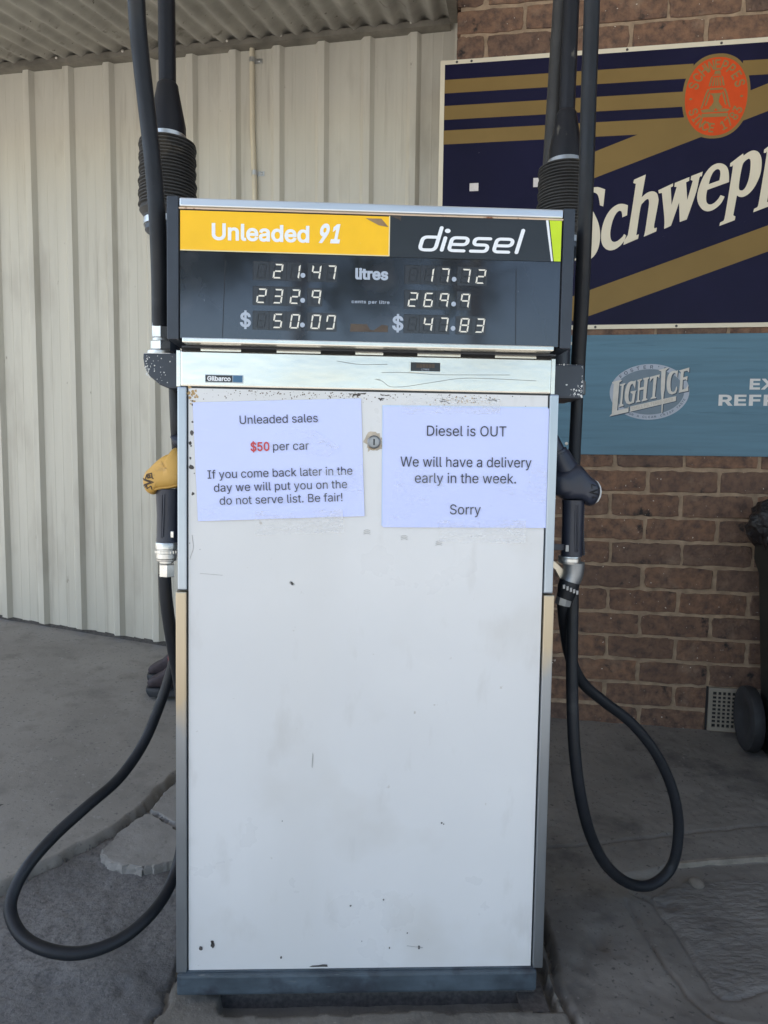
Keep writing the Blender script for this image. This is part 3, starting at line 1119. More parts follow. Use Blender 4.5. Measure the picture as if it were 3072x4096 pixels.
SCRIPT_LETTERS = [
  [[(0.8455, 0.9679), (0.8412, 0.9109), (0.8298, 0.9153), (0.8277, 0.9283), (0.8238, 0.9446), (0.8174, 0.955), (0.8051, 0.9608), (0.7943, 0.956), (0.7887, 0.9441), (0.79, 0.9299), (0.7966, 0.9155), (0.8074, 0.8968), (0.8183, 0.8762), (0.8272, 0.8556), (0.833, 0.831), (0.8347, 0.8066), (0.8324, 0.7822), (0.8266, 0.762), (0.8163, 0.7451), (0.8033, 0.7341), (0.7911, 0.7311), (0.7788, 0.7348), (0.7704, 0.7412), (0.7688, 0.7281), (0.7522, 0.7322), (0.7555, 0.7908), (0.7677, 0.7916), (0.7691, 0.776), (0.7729, 0.7616), (0.7802, 0.7511), (0.7897, 0.7488), (0.7984, 0.7547), (0.8029, 0.7668), (0.8024, 0.7811), (0.7977, 0.7976), (0.7881, 0.8163), (0.7771, 0.837), (0.7682, 0.8577), (0.7643, 0.8782), (0.7635, 0.9006), (0.7666, 0.9268), (0.7732, 0.9468), (0.7828, 0.9625), (0.7946, 0.9721), (0.8085, 0.9763), (0.8227, 0.9761), (0.8329, 0.9724)]] ,
  [[(0.9229, 0.9116), (0.9215, 0.8783), (0.9058, 0.8721), (0.9045, 0.885), (0.9022, 0.8923), (0.8961, 0.8942), (0.8883, 0.8897), (0.8807, 0.8778), (0.8745, 0.8619), (0.8701, 0.8419), (0.868, 0.8217), (0.8695, 0.8054), (0.8739, 0.7951), (0.8821, 0.7908), (0.8921, 0.7933), (0.9018, 0.8003), (0.9095, 0.8081), (0.914, 0.8161), (0.9206, 0.8118), (0.9179, 0.7997), (0.9104, 0.7858), (0.8989, 0.774), (0.8851, 0.7655), (0.8711, 0.7627), (0.8589, 0.7659), (0.8485, 0.7744), (0.8411, 0.788), (0.8379, 0.8065), (0.8386, 0.8308), (0.8434, 0.855), (0.8514, 0.8769), (0.862, 0.8947), (0.8755, 0.9083), (0.8912, 0.9165), (0.9052, 0.9171), (0.9152, 0.9147)]] ,
  [[(0.9775, 1.0111), (0.9672, 0.9366), (0.9737, 0.9424), (0.9832, 0.9499), (0.9949, 0.9542), (1.0067, 0.9537), (1.0169, 0.9465), (1.0214, 0.9324), (1.0222, 0.9164), (1.0123, 0.8448), (1.0128, 0.832), (1.0215, 0.8337), (1.0196, 0.8213), (0.9795, 0.805), (0.9834, 0.8258), (0.9912, 0.9017), (0.9916, 0.9216), (0.9888, 0.9297), (0.9822, 0.928), (0.9727, 0.9184), (0.9647, 0.9027), (0.9555, 0.8187), (0.9546, 0.8106), (0.9629, 0.8136), (0.9611, 0.7991), (0.9135, 0.7796), (0.9153, 0.7937), (0.9247, 0.8096), (0.9288, 0.8277), (0.9451, 0.9715), (0.9451, 0.9815), (0.9374, 0.985), (0.9398, 0.9957)]] ,
  [[(1.0204, 0.9571), (1.0676, 0.978), (1.0673, 0.9681), (1.0604, 0.9649), (1.0657, 0.9075), (1.0795, 0.9656), (1.072, 0.966), (1.073, 0.979), (1.1192, 0.9962), (1.1187, 0.9836), (1.1092, 0.9793), (1.1158, 0.9213), (1.1303, 0.9831), (1.1232, 0.9866), (1.1249, 0.9991), (1.1606, 1.0116), (1.1586, 0.9968), (1.1511, 0.992), (1.1436, 0.947), (1.1169, 0.857), (1.0946, 0.8498), (1.0897, 0.9137), (1.0669, 0.8381), (1.0449, 0.8288), (1.0442, 0.8637), (1.0325, 0.9478), (1.0228, 0.9467)]] ,
  [[(1.246, 0.974), (1.245, 0.9936), (1.2422, 1.0113), (1.2349, 1.026), (1.2219, 1.0345), (1.2065, 1.0364), (1.1897, 1.0294), (1.1751, 1.0144), (1.1626, 0.9934), (1.1541, 0.9702), (1.1483, 0.9468), (1.1469, 0.9272), (1.1513, 0.9092), (1.1597, 0.895), (1.1698, 0.8855), (1.1835, 0.8814), (1.1988, 0.8848), (1.2137, 0.8948), (1.2246, 0.9062), (1.2316, 0.9197), (1.2343, 0.9274), (1.2214, 0.9327), (1.2143, 0.9204), (1.2034, 0.909), (1.1921, 0.9036), (1.1823, 0.906), (1.1768, 0.916), (1.1759, 0.9338), (1.1782, 0.9515)], [(1.1819, 0.9698), (1.1859, 0.9884), (1.1928, 1.0058), (1.2018, 1.0159), (1.2094, 1.0179), (1.2154, 1.0125), (1.2172, 0.9988), (1.2151, 0.9808)]] ,
  [[(1.2467, 1.0344), (1.2857, 1.0643), (1.2872, 1.0569), (1.2981, 1.0649), (1.3128, 1.0719), (1.3261, 1.0704), (1.3359, 1.0629), (1.3431, 1.0471), (1.3455, 1.0238), (1.3432, 0.9968), (1.3362, 0.9738), (1.325, 0.9509), (1.3108, 0.934), (1.2961, 0.9249), (1.2829, 0.9242), (1.2731, 0.9297), (1.265, 0.8653), (1.2721, 0.8611), (1.2704, 0.8493), (1.2226, 0.8321), (1.2247, 0.8431), (1.2352, 0.8486), (1.2398, 0.8721), (1.2552, 1.0165), (1.2529, 1.0244), (1.2461, 1.0239)], [(1.2867, 1.0305), (1.2956, 1.0417), (1.3047, 1.0471), (1.3096, 1.041), (1.311, 1.0216), (1.3094, 0.9945), (1.305, 0.9713), (1.2973, 0.9522), (1.2894, 0.9447), (1.2817, 0.9458), (1.2783, 0.953), (1.2784, 0.9725), (1.2817, 1.0035)]] ,
  [[(1.3503, 1.073), (1.3886, 1.1025), (1.3902, 1.0952), (1.4009, 1.103), (1.4153, 1.1099), (1.4284, 1.1084), (1.4381, 1.101), (1.4453, 1.0853), (1.4477, 1.0622), (1.4456, 1.0355), (1.4387, 1.0127), (1.4278, 0.9901), (1.4138, 0.9734), (1.3994, 0.9644), (1.3864, 0.9638), (1.3767, 0.9693), (1.369, 0.9054), (1.376, 0.9013), (1.3744, 0.8896), (1.3274, 0.8727), (1.3294, 0.8836), (1.3397, 0.889), (1.3441, 0.9123), (1.3588, 1.0552), (1.3565, 1.0631), (1.3498, 1.0626)], [(1.3898, 1.069), (1.3984, 1.0801), (1.4074, 1.0854), (1.4122, 1.0794), (1.4137, 1.0601), (1.4123, 1.0333), (1.408, 1.0104), (1.4005, 0.9914), (1.3927, 0.984), (1.3852, 0.9852), (1.3818, 0.9923), (1.3818, 1.0116), (1.3849, 1.0423)]] ,
  [[(1.5527, 1.0861), (1.5516, 1.1052), (1.5487, 1.1224), (1.5416, 1.1368), (1.5291, 1.1451), (1.5143, 1.1471), (1.4983, 1.1404), (1.4845, 1.126), (1.4728, 1.1056), (1.4649, 1.0832), (1.4596, 1.0605), (1.4586, 1.0414), (1.4629, 1.0239), (1.4711, 1.01), (1.4809, 1.0007), (1.4941, 0.9967), (1.5086, 0.9998), (1.5227, 1.0095), (1.533, 1.0205), (1.5396, 1.0335), (1.542, 1.041), (1.5296, 1.0462), (1.523, 1.0343), (1.5127, 1.0234), (1.502, 1.0181), (1.4926, 1.0205), (1.4873, 1.0304), (1.4862, 1.0476), (1.4881, 1.0648)], [(1.4915, 1.0825), (1.4952, 1.1006), (1.5015, 1.1174), (1.5101, 1.1272), (1.5173, 1.1291), (1.5231, 1.1238), (1.525, 1.1104), (1.5231, 1.093)]] ,
  [[(1.6118, 1.1593), (1.6103, 1.1262), (1.6039, 1.1289), (1.6025, 1.1364), (1.6001, 1.1459), (1.5964, 1.152), (1.5894, 1.1554), (1.5835, 1.1527), (1.5806, 1.1459), (1.5816, 1.1376), (1.5855, 1.1292), (1.5918, 1.1183), (1.5981, 1.1063), (1.6034, 1.0942), (1.607, 1.08), (1.6084, 1.0658), (1.6075, 1.0518), (1.6046, 1.0401), (1.5991, 1.0305), (1.5921, 1.0243), (1.5854, 1.0227), (1.5785, 1.0249), (1.5738, 1.0287), (1.5731, 1.0212), (1.5639, 1.0237), (1.5648, 1.0575), (1.5715, 1.0578), (1.5725, 1.0488), (1.5748, 1.0404), (1.5791, 1.0343), (1.5843, 1.0329), (1.5891, 1.0362), (1.5914, 1.0432), (1.5908, 1.0514), (1.588, 1.061), (1.5823, 1.0719), (1.576, 1.084), (1.5707, 1.096), (1.5681, 1.1079), (1.5673, 1.1208), (1.5686, 1.136), (1.572, 1.1475), (1.577, 1.1566), (1.5834, 1.1621), (1.5911, 1.1644), (1.5989, 1.1642), (1.6047, 1.162)]] ,
]
BEER_LETTERS = [
  [(0.8944, 0.3123), (0.9257, 0.3205), (0.9262, 0.3164), (0.9189, 0.3111), (0.915, 0.2134), (0.947, 0.2219), (0.9535, 0.2283), (0.9533, 0.2083), (0.8892, 0.1926), (0.8976, 0.2017), (0.8998, 0.3049), (0.894, 0.3102)] ,
  [(0.9202, 0.3038), (0.9388, 0.309), (0.9389, 0.3048), (0.934, 0.3006), (0.9307, 0.2366), (0.9353, 0.2345), (0.9359, 0.2293), (0.9193, 0.225), (0.9195, 0.2292), (0.9236, 0.2345), (0.9269, 0.299), (0.9204, 0.3007)] ,
  [(0.9739, 0.3183), (0.9727, 0.288), (0.9694, 0.2964), (0.9628, 0.3069), (0.957, 0.3006), (0.9531, 0.2818), (0.9514, 0.2629), (0.9541, 0.2461), (0.9594, 0.243), (0.9632, 0.2482), (0.9654, 0.2702), (0.958, 0.2755), (0.9585, 0.2797), (0.978, 0.2834), (0.9748, 0.2776), (0.9706, 0.2409), (0.9546, 0.2346), (0.9453, 0.2387), (0.9396, 0.2524), (0.9388, 0.2734), (0.942, 0.2943), (0.9495, 0.31), (0.9594, 0.3152), (0.9676, 0.3152)] ,
  [(0.9795, 0.3193), (0.9935, 0.3235), (0.9937, 0.3193), (0.9888, 0.3151), (0.9878, 0.2922), (1.0014, 0.2959), (1.0022, 0.3182), (0.9987, 0.3214), (0.9985, 0.3255), (1.0175, 0.3292), (1.018, 0.3255), (1.0138, 0.3213), (1.0105, 0.2567), (1.0151, 0.2535), (1.0158, 0.25), (0.9968, 0.2451), (0.9971, 0.2493), (1.0009, 0.2535), (1.0011, 0.287), (0.9875, 0.2834), (0.9869, 0.2504), (0.9917, 0.2472), (0.9924, 0.2441), (0.9771, 0.2415), (0.9776, 0.2451), (0.9815, 0.2493), (0.9828, 0.3131), (0.9793, 0.3152)] ,
  [(1.0205, 0.3296), (1.0522, 0.3382), (1.0518, 0.3254), (1.0466, 0.3306), (1.0436, 0.3295), (1.0395, 0.2619), (1.0436, 0.2598), (1.0444, 0.2567), (1.0258, 0.2535), (1.0263, 0.2567), (1.0315, 0.2619), (1.0327, 0.3254), (1.0278, 0.3234), (1.0212, 0.313)] ,
  [(1.0476, 0.3534), (1.0821, 0.3625), (1.0755, 0.3543), (1.0717, 0.3512), (1.0714, 0.29), (1.0689, 0.2692), (1.0671, 0.2066), (1.0641, 0.2066), (1.0629, 0.2463), (1.0584, 0.29), (1.0578, 0.3481), (1.0507, 0.3513)] ,
  [(1.1121, 0.352), (1.1107, 0.3252), (1.1061, 0.3396), (1.0999, 0.3438), (1.0933, 0.3356), (1.0901, 0.319), (1.09, 0.2983), (1.0928, 0.2817), (1.099, 0.2775), (1.1048, 0.2817), (1.11, 0.2983), (1.1125, 0.2879), (1.1091, 0.2744), (1.0964, 0.2692), (1.0862, 0.2734), (1.0796, 0.2858), (1.0771, 0.3066), (1.0787, 0.3273), (1.0841, 0.3418), (1.0937, 0.349), (1.1046, 0.35)] ,
  [(1.1155, 0.351), (1.1491, 0.3615), (1.1489, 0.3446), (1.1423, 0.3508), (1.1315, 0.3478), (1.1305, 0.3272), (1.1393, 0.3302), (1.1448, 0.3323), (1.1439, 0.3168), (1.1388, 0.3209), (1.1299, 0.3189), (1.1295, 0.2858), (1.1412, 0.2899), (1.1476, 0.3023), (1.1495, 0.2816), (1.1151, 0.2744), (1.1197, 0.2817), (1.1217, 0.3458)] ,
]
BEER_BAR = [(0.9586, 0.2276), (1.1106, 0.264), (1.1104, 0.2468), (0.9597, 0.2093)]
BEER_FACET = [(0.9166, 0.2144), (0.9187, 0.2397), (0.9419, 0.2219)]


# ------------------------------------------------------------------ navy and gold sign


def soft_sign():
    root = empty('advertising_sign', (1.15, -0.005, 0.4955), WALL)
    tag(root, 'large navy and gold soft drink sign on the brick wall', 'sign')
    U1 = 2.05
    MB().box(0.2695, U1, -0.006, -0.0018, 0.4955, 1.4295).build('board', CREAM_SIGN, root, bevel=0.0012)
    y = -0.0064
    MB().sheet([(0.2855, 0.5105), (U1 - .016, 0.5105), (U1 - .016, 1.4125), (0.2855, 1.4145)], y).build('field', NAVY, root)
    g = MB()
    y1 = y - 0.0003

    def band(pts):
        g.sheet(pts, y1)
    for n_, pts in enumerate(([(0.2856, 1.3184), (1.115, 1.3150), (1.115, 1.3610), (0.2856, 1.3637)], [(1.27, 1.3125), (U1 - .016, 1.305), (U1 - .016, 1.353), (1.27, 1.3600)],
                [(0.2858, 1.2292), (1.10, 1.2255), (1.10, 1.2739), (0.2858, 1.2762)])):
        band(pts)
    # third band runs into the rising diagonal one
    band([(0.285, 1.1457), (0.9455, 1.1435), (0.80, 1.0928), (0.775, 0.996), (1.1485, 1.1240), (1.281, 1.1700), (U1 - .016, 1.44 - .02), (U1 - .016, 1.4124), (1.7, 1.4124),
          (1.3189, 1.2716), (1.24, 1.2445), (1.10, 1.192), (0.285, 1.193)][:6] + [(1.62, 1.2865), (1.62, 1.3789), (1.3189, 1.2716), (1.24, 1.2445), (1.09, 1.1905), (0.285, 1.193)])
    band([(0.62, 0.4695 + .041), (0.70, 0.5105), (0.8131, 0.5433), (1.3833, 0.7445), (U1 - .016, 0.980), (U1 - .016, 1.068), (1.3785, 0.8296), (0.8151, 0.6331), (0.62, 0.565)])
    g.build('stripe', GOLD, root)
    e = MB()
    fill(e, [oval(1.191, 1.2525, 0.107, 0.1352, e=0.9)], y1 - 0.0003)
    em = e.build('emblem', GOLD, root)
    r = MB()
    fill(r, [oval(1.191, 1.2515, 0.0982, 0.1248, e=0.92)], y1 - 0.0006)
    r.build('oval', RED_SIGN, em)
    t = MB()
    yt = y1 - 0.0009
    arc_text(t, 'SCHWEPPES', 1.191, 1.2515, 0.078, 0.1015, 158, 22, 0.031, yt, bold=0.016, wide=0.80)
    t.build('lettering', GOLD_TEXT, em)
    t = MB()
    arc_text(t, 'SINCE 1783', 1.191, 1.2515, 0.078, 0.1000, 207, 333, 0.028, yt, top=False, bold=0.016, wide=0.85)
    for dx in (-0.08, 0.08):
        t.sheet([(1.191 + dx - .006, 1.2478), (1.191 + dx, 1.2438), (1.191 + dx + .006, 1.2478), (1.191 + dx, 1.2518)], yt)
    t.build('lettering', GOLD_TEXT, em)
    f = MB()
    f.sheet([(1.148, 1.1865), (1.2317, 1.1855), (1.2317, 1.1970), (1.148, 1.1985)], yt)
    f.sheet([(1.144, 1.2105), (1.150, 1.2020), (1.229, 1.2010), (1.2365, 1.2080), (1.217, 1.2125), (1.192, 1.2050), (1.167, 1.2135)], yt)
    f.sheet([(1.172, 1.262), (1.181, 1.252), (1.184, 1.235), (1.178, 1.224), (1.170, 1.217), (1.176, 1.2085), (1.187, 1.2085), (1.1915, 1.2145), (1.197, 1.2085),
             (1.207, 1.2085), (1.214, 1.216), (1.206, 1.224), (1.200, 1.235), (1.203, 1.252), (1.210, 1.262)], yt - 0.0002)
    for sx in (-1, 1):
        X = lambda v: 1.191 + sx * v
        f.sheet([(X(.0270), 1.2775), (X(.0335), 1.2640), (X(.0475), 1.2150), (X(.0425), 1.2150), (X(.0275), 1.2640), (X(.0215), 1.2715)], yt - 0.0001)
        f.sheet([(X(.0205), 1.2680), (X(.0245), 1.2600), (X(.0345), 1.2235), (X(.0295), 1.2235), (X(.0185), 1.2595)], yt - 0.0001)
        f.sheet([(X(.0255), 1.2850), (X(.0190), 1.3130), (X(.0135), 1.3170), (X(.0195), 1.2850)], yt - 0.0001)
        f.sheet([(X(.0150), 1.2850), (X(.0105), 1.3120), (X(.0065), 1.3120), (X(.0095), 1.2850)], yt - 0.0001)
        f.sheet([(X(.0060), 1.2850), (X(.0040), 1.3120), (X(.0010), 1.3120), (X(.0010), 1.2850)], yt - 0.0001)
    f.sheet([(1.170, 1.2785), (1.212, 1.2785), (1.212, 1.2725), (1.170, 1.2725)], yt - 0.0003)
    f.sheet([(1.176, 1.3175), (1.206, 1.3175), (1.202, 1.3205), (1.180, 1.3205)], yt - 0.0003)
    f.sheet([(1.181, 1.3225), (1.203, 1.3225), (1.200, 1.3335), (1.184, 1.3335)], yt - 0.0003)
    f.build('fountain_mark', GOLD_TEXT, em)
    s = MB()
    for lp in SCRIPT_LETTERS:
        fill(s, [smooth_loop(q) for q in lp], y1 - 0.0006)
    s.build('lettering', CREAM_SIGN, root)
    w = MB()
    MB().box(0.3808, 0.4120, y - 0.0012, y - .0002, 0.9815, 1.0085).build('paper_tag', TAGW, root)
    MB().box(0.6018, 0.6215, y - 0.0012, y - .0002, 0.9860, 1.0165).build('paper_tag', TAGW, root)
    for (u, v) in ((0.327, 1.4215), (0.378, 1.4215), (0.90, 1.4215), (1.20, 1.4205), (0.83, 0.503), (1.10, 0.503)):
        MB().lathe([(0.0045, 0), (0.004, 0.0012), (0.002, 0.0016)], (u, -0.006, v), (0, -1, 0), 10).build('nail', CHIP, root)


soft_sign()


def beer_sign():
    root = empty('painted_sign', (1.2, -0.005, 0.057), WALL)
    tag(root, 'long faded blue beer sign under the navy sign', 'sign')
    MB().box(0.690, 2.1, -0.005, -0.0018, 0.0575, 0.4758).build('board', BLUE_SIGN, root, bevel=0.0015)
    y = -0.0053
    lg = MB()
    fill(lg, [oval(1.0205, 0.2780, 0.133, 0.0962)], y)
    logo = lg.build('logo', BLUE_PALE, root)
    b = MB()
    fill(b, [oval(1.0200, 0.2780, 0.1165, 0.0785)], y - 0.0003)
    b.build('oval', BLUE_MID, logo)
    t = MB()
    arc_text(t, "FOSTER'S", 1.0195, 0.2770, 0.1235, 0.0872, 141, 66, 0.0108, y - 0.0006, bold=0.012, wide=1.15)
    t.build('lettering', BLUE_DARK, logo)
    t = MB()
    arc_text(t, 'FOR A CLEAN', 1.0200, 0.2790, 0.1235, 0.0880, 236, 281, 0.0070, y - 0.0006, top=False, bold=0.008, wide=1.15)
    t.build('lettering', BLUE_DARK, logo)
    t = MB()
    arc_text(t, 'CRISP TASTE', 1.0200, 0.2790, 0.1235, 0.0880, 291, 342, 0.0070, y - 0.0006, top=False, bold=0.008, wide=1.15)
    t.build('lettering', BLUE_DARK, logo)
    d = MB()
    for lp in BEER_LETTERS:
        d.sheet([(px + 0.0032, pz - 0.0030) for px, pz in lp], y - 0.0008)
    d.sheet([(px + 0.0025, pz - 0.0022) for px, pz in BEER_BAR], y - 0.00075)
    d.build('letter_shadow', BLUE_DARK, logo)
    c = MB()
    for lp in BEER_LETTERS:
        fill(c, [smooth_loop(lp, 40)], y - 0.0011)
    c.sheet(BEER_BAR, y - 0.0010)
    c.build('lettering', LOGO_CREAM, logo)
    s = MB()
    ang = math.atan2(0.0364, 0.152)
    text(s, 'CHILL FILTERED BEER', 0.9655, 1.1055, 0.2150, 0.0105, y - 0.00135, rot=ang, bold=0.004)
    s.build('lettering', LOGO_TAN, logo)
    w = MB()
    text(MB(), 'EX', 1.3478, 1.432, 0.2878, 0.0328, y, bold=0.03, spacing=1.1).build('lettering', WHITE_VINYL, root)
    text(MB(), 'REFR', 1.2502, 1.4415, 0.2329, 0.0337, y, bold=0.03, spacing=1.08).build('lettering', WHITE_VINYL, root)
    for (u, v) in ((0.7527, 0.4472), (0.746, 0.0953), (1.45, 0.44), (1.45, 0.09)):
        MB().lathe([(0.006, 0), (0.005, 0.0015), (0.0022, 0.002)], (u, -0.005, v), (0, -1, 0), 12).build('screw', SCREW, root)


beer_sign()

# ------------------------------------------------------------------ fuel pump
PUMP = empty('fuel_pump', (0, 0.2, 0.0))
tag(PUMP, 'old white two grade fuel pump with black display head', 'fuel pump')
PD = 0.44


def poly_blob(cx, cz, r, n=9, ax=1.0, az=1.0):
    return [(cx + r * ax * random.uniform(.65, 1.2) * math.cos(2 * math.pi * k / n), cz + r * az * random.uniform(.65, 1.2) * math.sin(2 * math.pi * k / n)) for k in range(n)]


def pump_body():
    P = PUMP
    MB().box(-0.330, 0.330, 0.010, PD, 0.062, 1.21).build('cabinet', SIDE, P, bevel=0.004)
    MB().box(-0.3205, 0.3205, 0.0, 0.012, 0.7719, 1.1320).build('upper_panel', WHITE, P)
    MB().box(-0.3205, 0.3205, 0.0004, 0.012, 0.0600, 0.7719).build('lower_panel', WHITE, P)
    for sx in (-1, 1):
        x0, x1 = sorted((sx * 0.3228, sx * 0.3392))
        up = MB().box(x0, x1, -0.005, 0.06, 0.7728, 1.1340).build('corner_trim', ALU, P, bevel=0.0028)
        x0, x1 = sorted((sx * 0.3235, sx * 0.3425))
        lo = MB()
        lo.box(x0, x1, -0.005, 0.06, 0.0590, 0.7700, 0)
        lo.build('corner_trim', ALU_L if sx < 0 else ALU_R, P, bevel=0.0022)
    # stainless band
    mb = MB().box(-0.3345, 0.3250, -0.001, 0.014, 1.1352, 1.1975)
    mb.build('steel_band', STAIN, P, bevel=0.003)
    for x0, x1 in ((-0.299, -0.2287), (-0.1662, -0.0888), (-0.0272, 0.0220), (0.0832, 0.1604), (0.2225, 0.297)):
        MB().box(x0, x1, -0.0008, 0.05, 1.1972, 1.2036).build('band_return', STAIN, P)
    for x0, x1 in ((-0.2287, -0.1662), (-0.0888, -0.0272), (0.022, 0.0832), (0.1604, 0.2225), (-0.333, -0.300), (0.298, 0.326)):
        MB().box(x0, x1, 0.004, 0.02, 1.1979, 1.2045).build('slot', BLACKHOLE, P)
    MB().box(-0.342, -0.3348, 0.002, 0.05, 1.1345, 1.1985).build('band_edge', STAIN, P, bevel=.001)
    MB().box(0.3256, 0.333, 0.002, 0.05, 1.1345, 1.1985).build('band_edge', STAIN, P, bevel=.001)
    # crease scratches in the steel
    s = MB()
    for pts in ([(0.02, 1.1665), (0.06, 1.1675), (0.12, 1.165), (0.19, 1.166), (0.25, 1.1672)],
                [(0.012, 1.1535), (0.022, 1.1510), (0.030, 1.1445), (0.040, 1.1415), (0.065, 1.1430), (0.105, 1.1500), (0.16, 1.1590), (0.21, 1.1600), (0.298, 1.1578)],
                [(0.008, 1.1545), (0.018, 1.1545)], [(-0.06, 1.1850), (-0.02, 1.1800), (0.03, 1.1812)]):
        p3 = catmull([(x, -0.0012, z) for x, z in pts], 6)
        s.tube(p3, 0.00038, 5)
    s.build('crease', mat('crease_shadow', (0.20, 0.19, 0.17), 0.5, 0.4), P)
    # base frame
    b = MB().box(-0.3402, 0.3300, -0.012, PD, 0.0195, 0.0585)
    b.build('base_frame', BASEP, P, bevel=0.005)
    MB().box(-0.329, 0.327, -0.004, 0.2, 0.0586, 0.0606).build('base_lip', BASEP, P)
    f = MB()
    f.box(-0.30, 0.335, 0.02, PD, -0.05, 0.0190)
    f.box(0.30, 0.352, -0.030, 0.12, -0.018, -0.006)
    f.build('mounting_frame', CHIP, P, bevel=0.002)

    # ---------------- head
    for sx in (-1, 1):
        x0, x1 = sorted((sx * 0.3290, sx * 0.3490))
        MB().box(x0, x1, -0.035, 0.40, 1.2105, 1.4495).build('side_panel', NAVYGREY, P, bevel=0.0016)
        MB().box(sorted((sx * .3288, sx * .3270))[0], sorted((sx * .3288, sx * .3270))[1], -0.030, 0.02, 1.2140, 1.4290).build('side_gasket', BLACKHOLE, P)
    MB().box(-0.327, 0.327, -0.029, 0.39, 1.2140, 1.4280).build('head_casing', CASE, P)
    MB().box(-0.3265, 0.3265, -0.0395, 0.39, 1.4315, 1.4455).build('top_rail', ALU_TOP, P, bevel=0.0022)
    MB().box(-0.3283, 0.3283, -0.0355, -0.029, 1.4286, 1.4312).build('rust_strip', mat('rusty_cream_strip', (0.68, 0.52, 0.38), 0.7, var=(20, 0.12), spots=[((0.22, 0.08, 0.03), 45, 0.62, 0.7)]), P)
    MB().box(-0.3216, 0.3169, -0.0425, 0.02, 1.2045, 1.2130).build('bottom_rail', STAIN, P, bevel=0.0018)
    MB().box(-0.330, 0.330, -0.010, 0.10, 1.2015, 1.2040).build('head_underside', CASE, P)
    H = -0.0345
    ye = MB().box(-0.3262, 0.0284, H, -0.0290, 1.3612, 1.4262).build('product_panel', YELLOW, P)
    MB().box(-0.3262, 0.0300, H + .001, -0.029, 1.4263, 1.4285).build('shadow_gap', BLACKHOLE, P)
    e = MB()
    e.box(0.0272, 0.0290, H - 0.0004, H + .001, 1.3600, 1.4272)
    e.box(-0.3262, 0.0272, H - 0.0004, H + .001, 1.3596, 1.3612)
    e.build('panel_edge', mat('pale_yellow_edge', (0.82, 0.70, 0.40), 0.5), ye)
    t = MB()
    text(MB(), 'Unleaded', -0.2733, -0.1085, 1.3795, 0.0258, H - 0.0004, bold=0.024).build('lettering', WHITEINK, ye)
    text(MB(), '91', -0.0940, -0.0570, 1.3805, 0.0285, H - 0.0004, shear=0.20, bold=0.036, spacing=1.12).build('lettering', WHITEINK, ye)
    tn = MB()
    tn.sheet([(-0.013, 1.4222), (0.014, 1.4222), (0.0265, 1.4085), (0.010, 1.4110)], H - 0.0005)
    tn.sheet([(-0.013, 1.4222), (0.010, 1.4110), (0.004, 1.4145)], H - 0.0008)
    tn.build('torn_film', TORN, ye)
    bl = MB().box(0.0291, 0.3262, H, -0.0290, 1.3590, 1.4285).build('product_panel', BLACKFILM, P)
    g = MB()
    g.sheet([(0.0310, 1.4272), (0.0480, 1.4272), (0.0470, 1.4195), (0.0440, 1.4225), (0.0395, 1.4235)], H - 0.0004)
    g.build('torn_film', PEELED, bl)
    g = MB()
    g.sheet([(0.3045, 1.4282), (0.3260, 1.4282), (0.3257, 1.3593), (0.3140, 1.3593)], H - 0.0003)
    g.build('green_flash', LIME, bl)
    g = MB()
    g.sheet([(0.2981, 1.4284), (0.3025, 1.4284), (0.3123, 1.3593), (0.3093, 1.3593)], H - 0.0003)
    g.build('white_stripe', WHITEINK, bl)
    diesel(bl, H - 0.0004)
    # display
    gl = MB().box(-0.3268, 0.3262, -0.0330, -0.0290, 1.2132, 1.3588).build('display', GLASS, P)
    D = -0.0334
    t = MB()
    text(MB(), 'litres', -0.0292, 0.0274, 1.3207, 0.0170, D, bold=0.034).build('lettering', GREYINK, gl)
    text(MB(), 'cents per litre', -0.0350, 0.0304, 1.2795, 0.0052, D, bold=0.014, spacing=1.1).build('lettering', GREYINK, gl)
    text(MB(), '$', -0.2255, -0.2069, 1.2352, 0.0228, D, bold=0.022).build('lettering', GREYINK, gl)
    text(MB(), '$', 0.0357, 0.0550, 1.2358, 0.0228, D, bold=0.022).build('lettering', GREYINK, gl)
    MB().sheet([(-0.0372, 1.2309), (0.0284, 1.2315), (0.0284, 1.2425), (0.018, 1.2440), (0.012, 1.2400), (0.004, 1.2340), (-0.002, 1.2345), (-0.008, 1.2440), (-0.036, 1.2443)], D).build('peeled_patch', PEELED, gl)
    for xa, xb in ((-0.2505, -0.2552), (0.2490, 0.2516)):
        MB().quad((xa - .0005, D, 1.345), (xb - .0005, D, 1.2155), (xb + .0005, D, 1.2155), (xa + .0005, D, 1.345)).build('seam_line', WINLINE, gl)
    digits(gl)


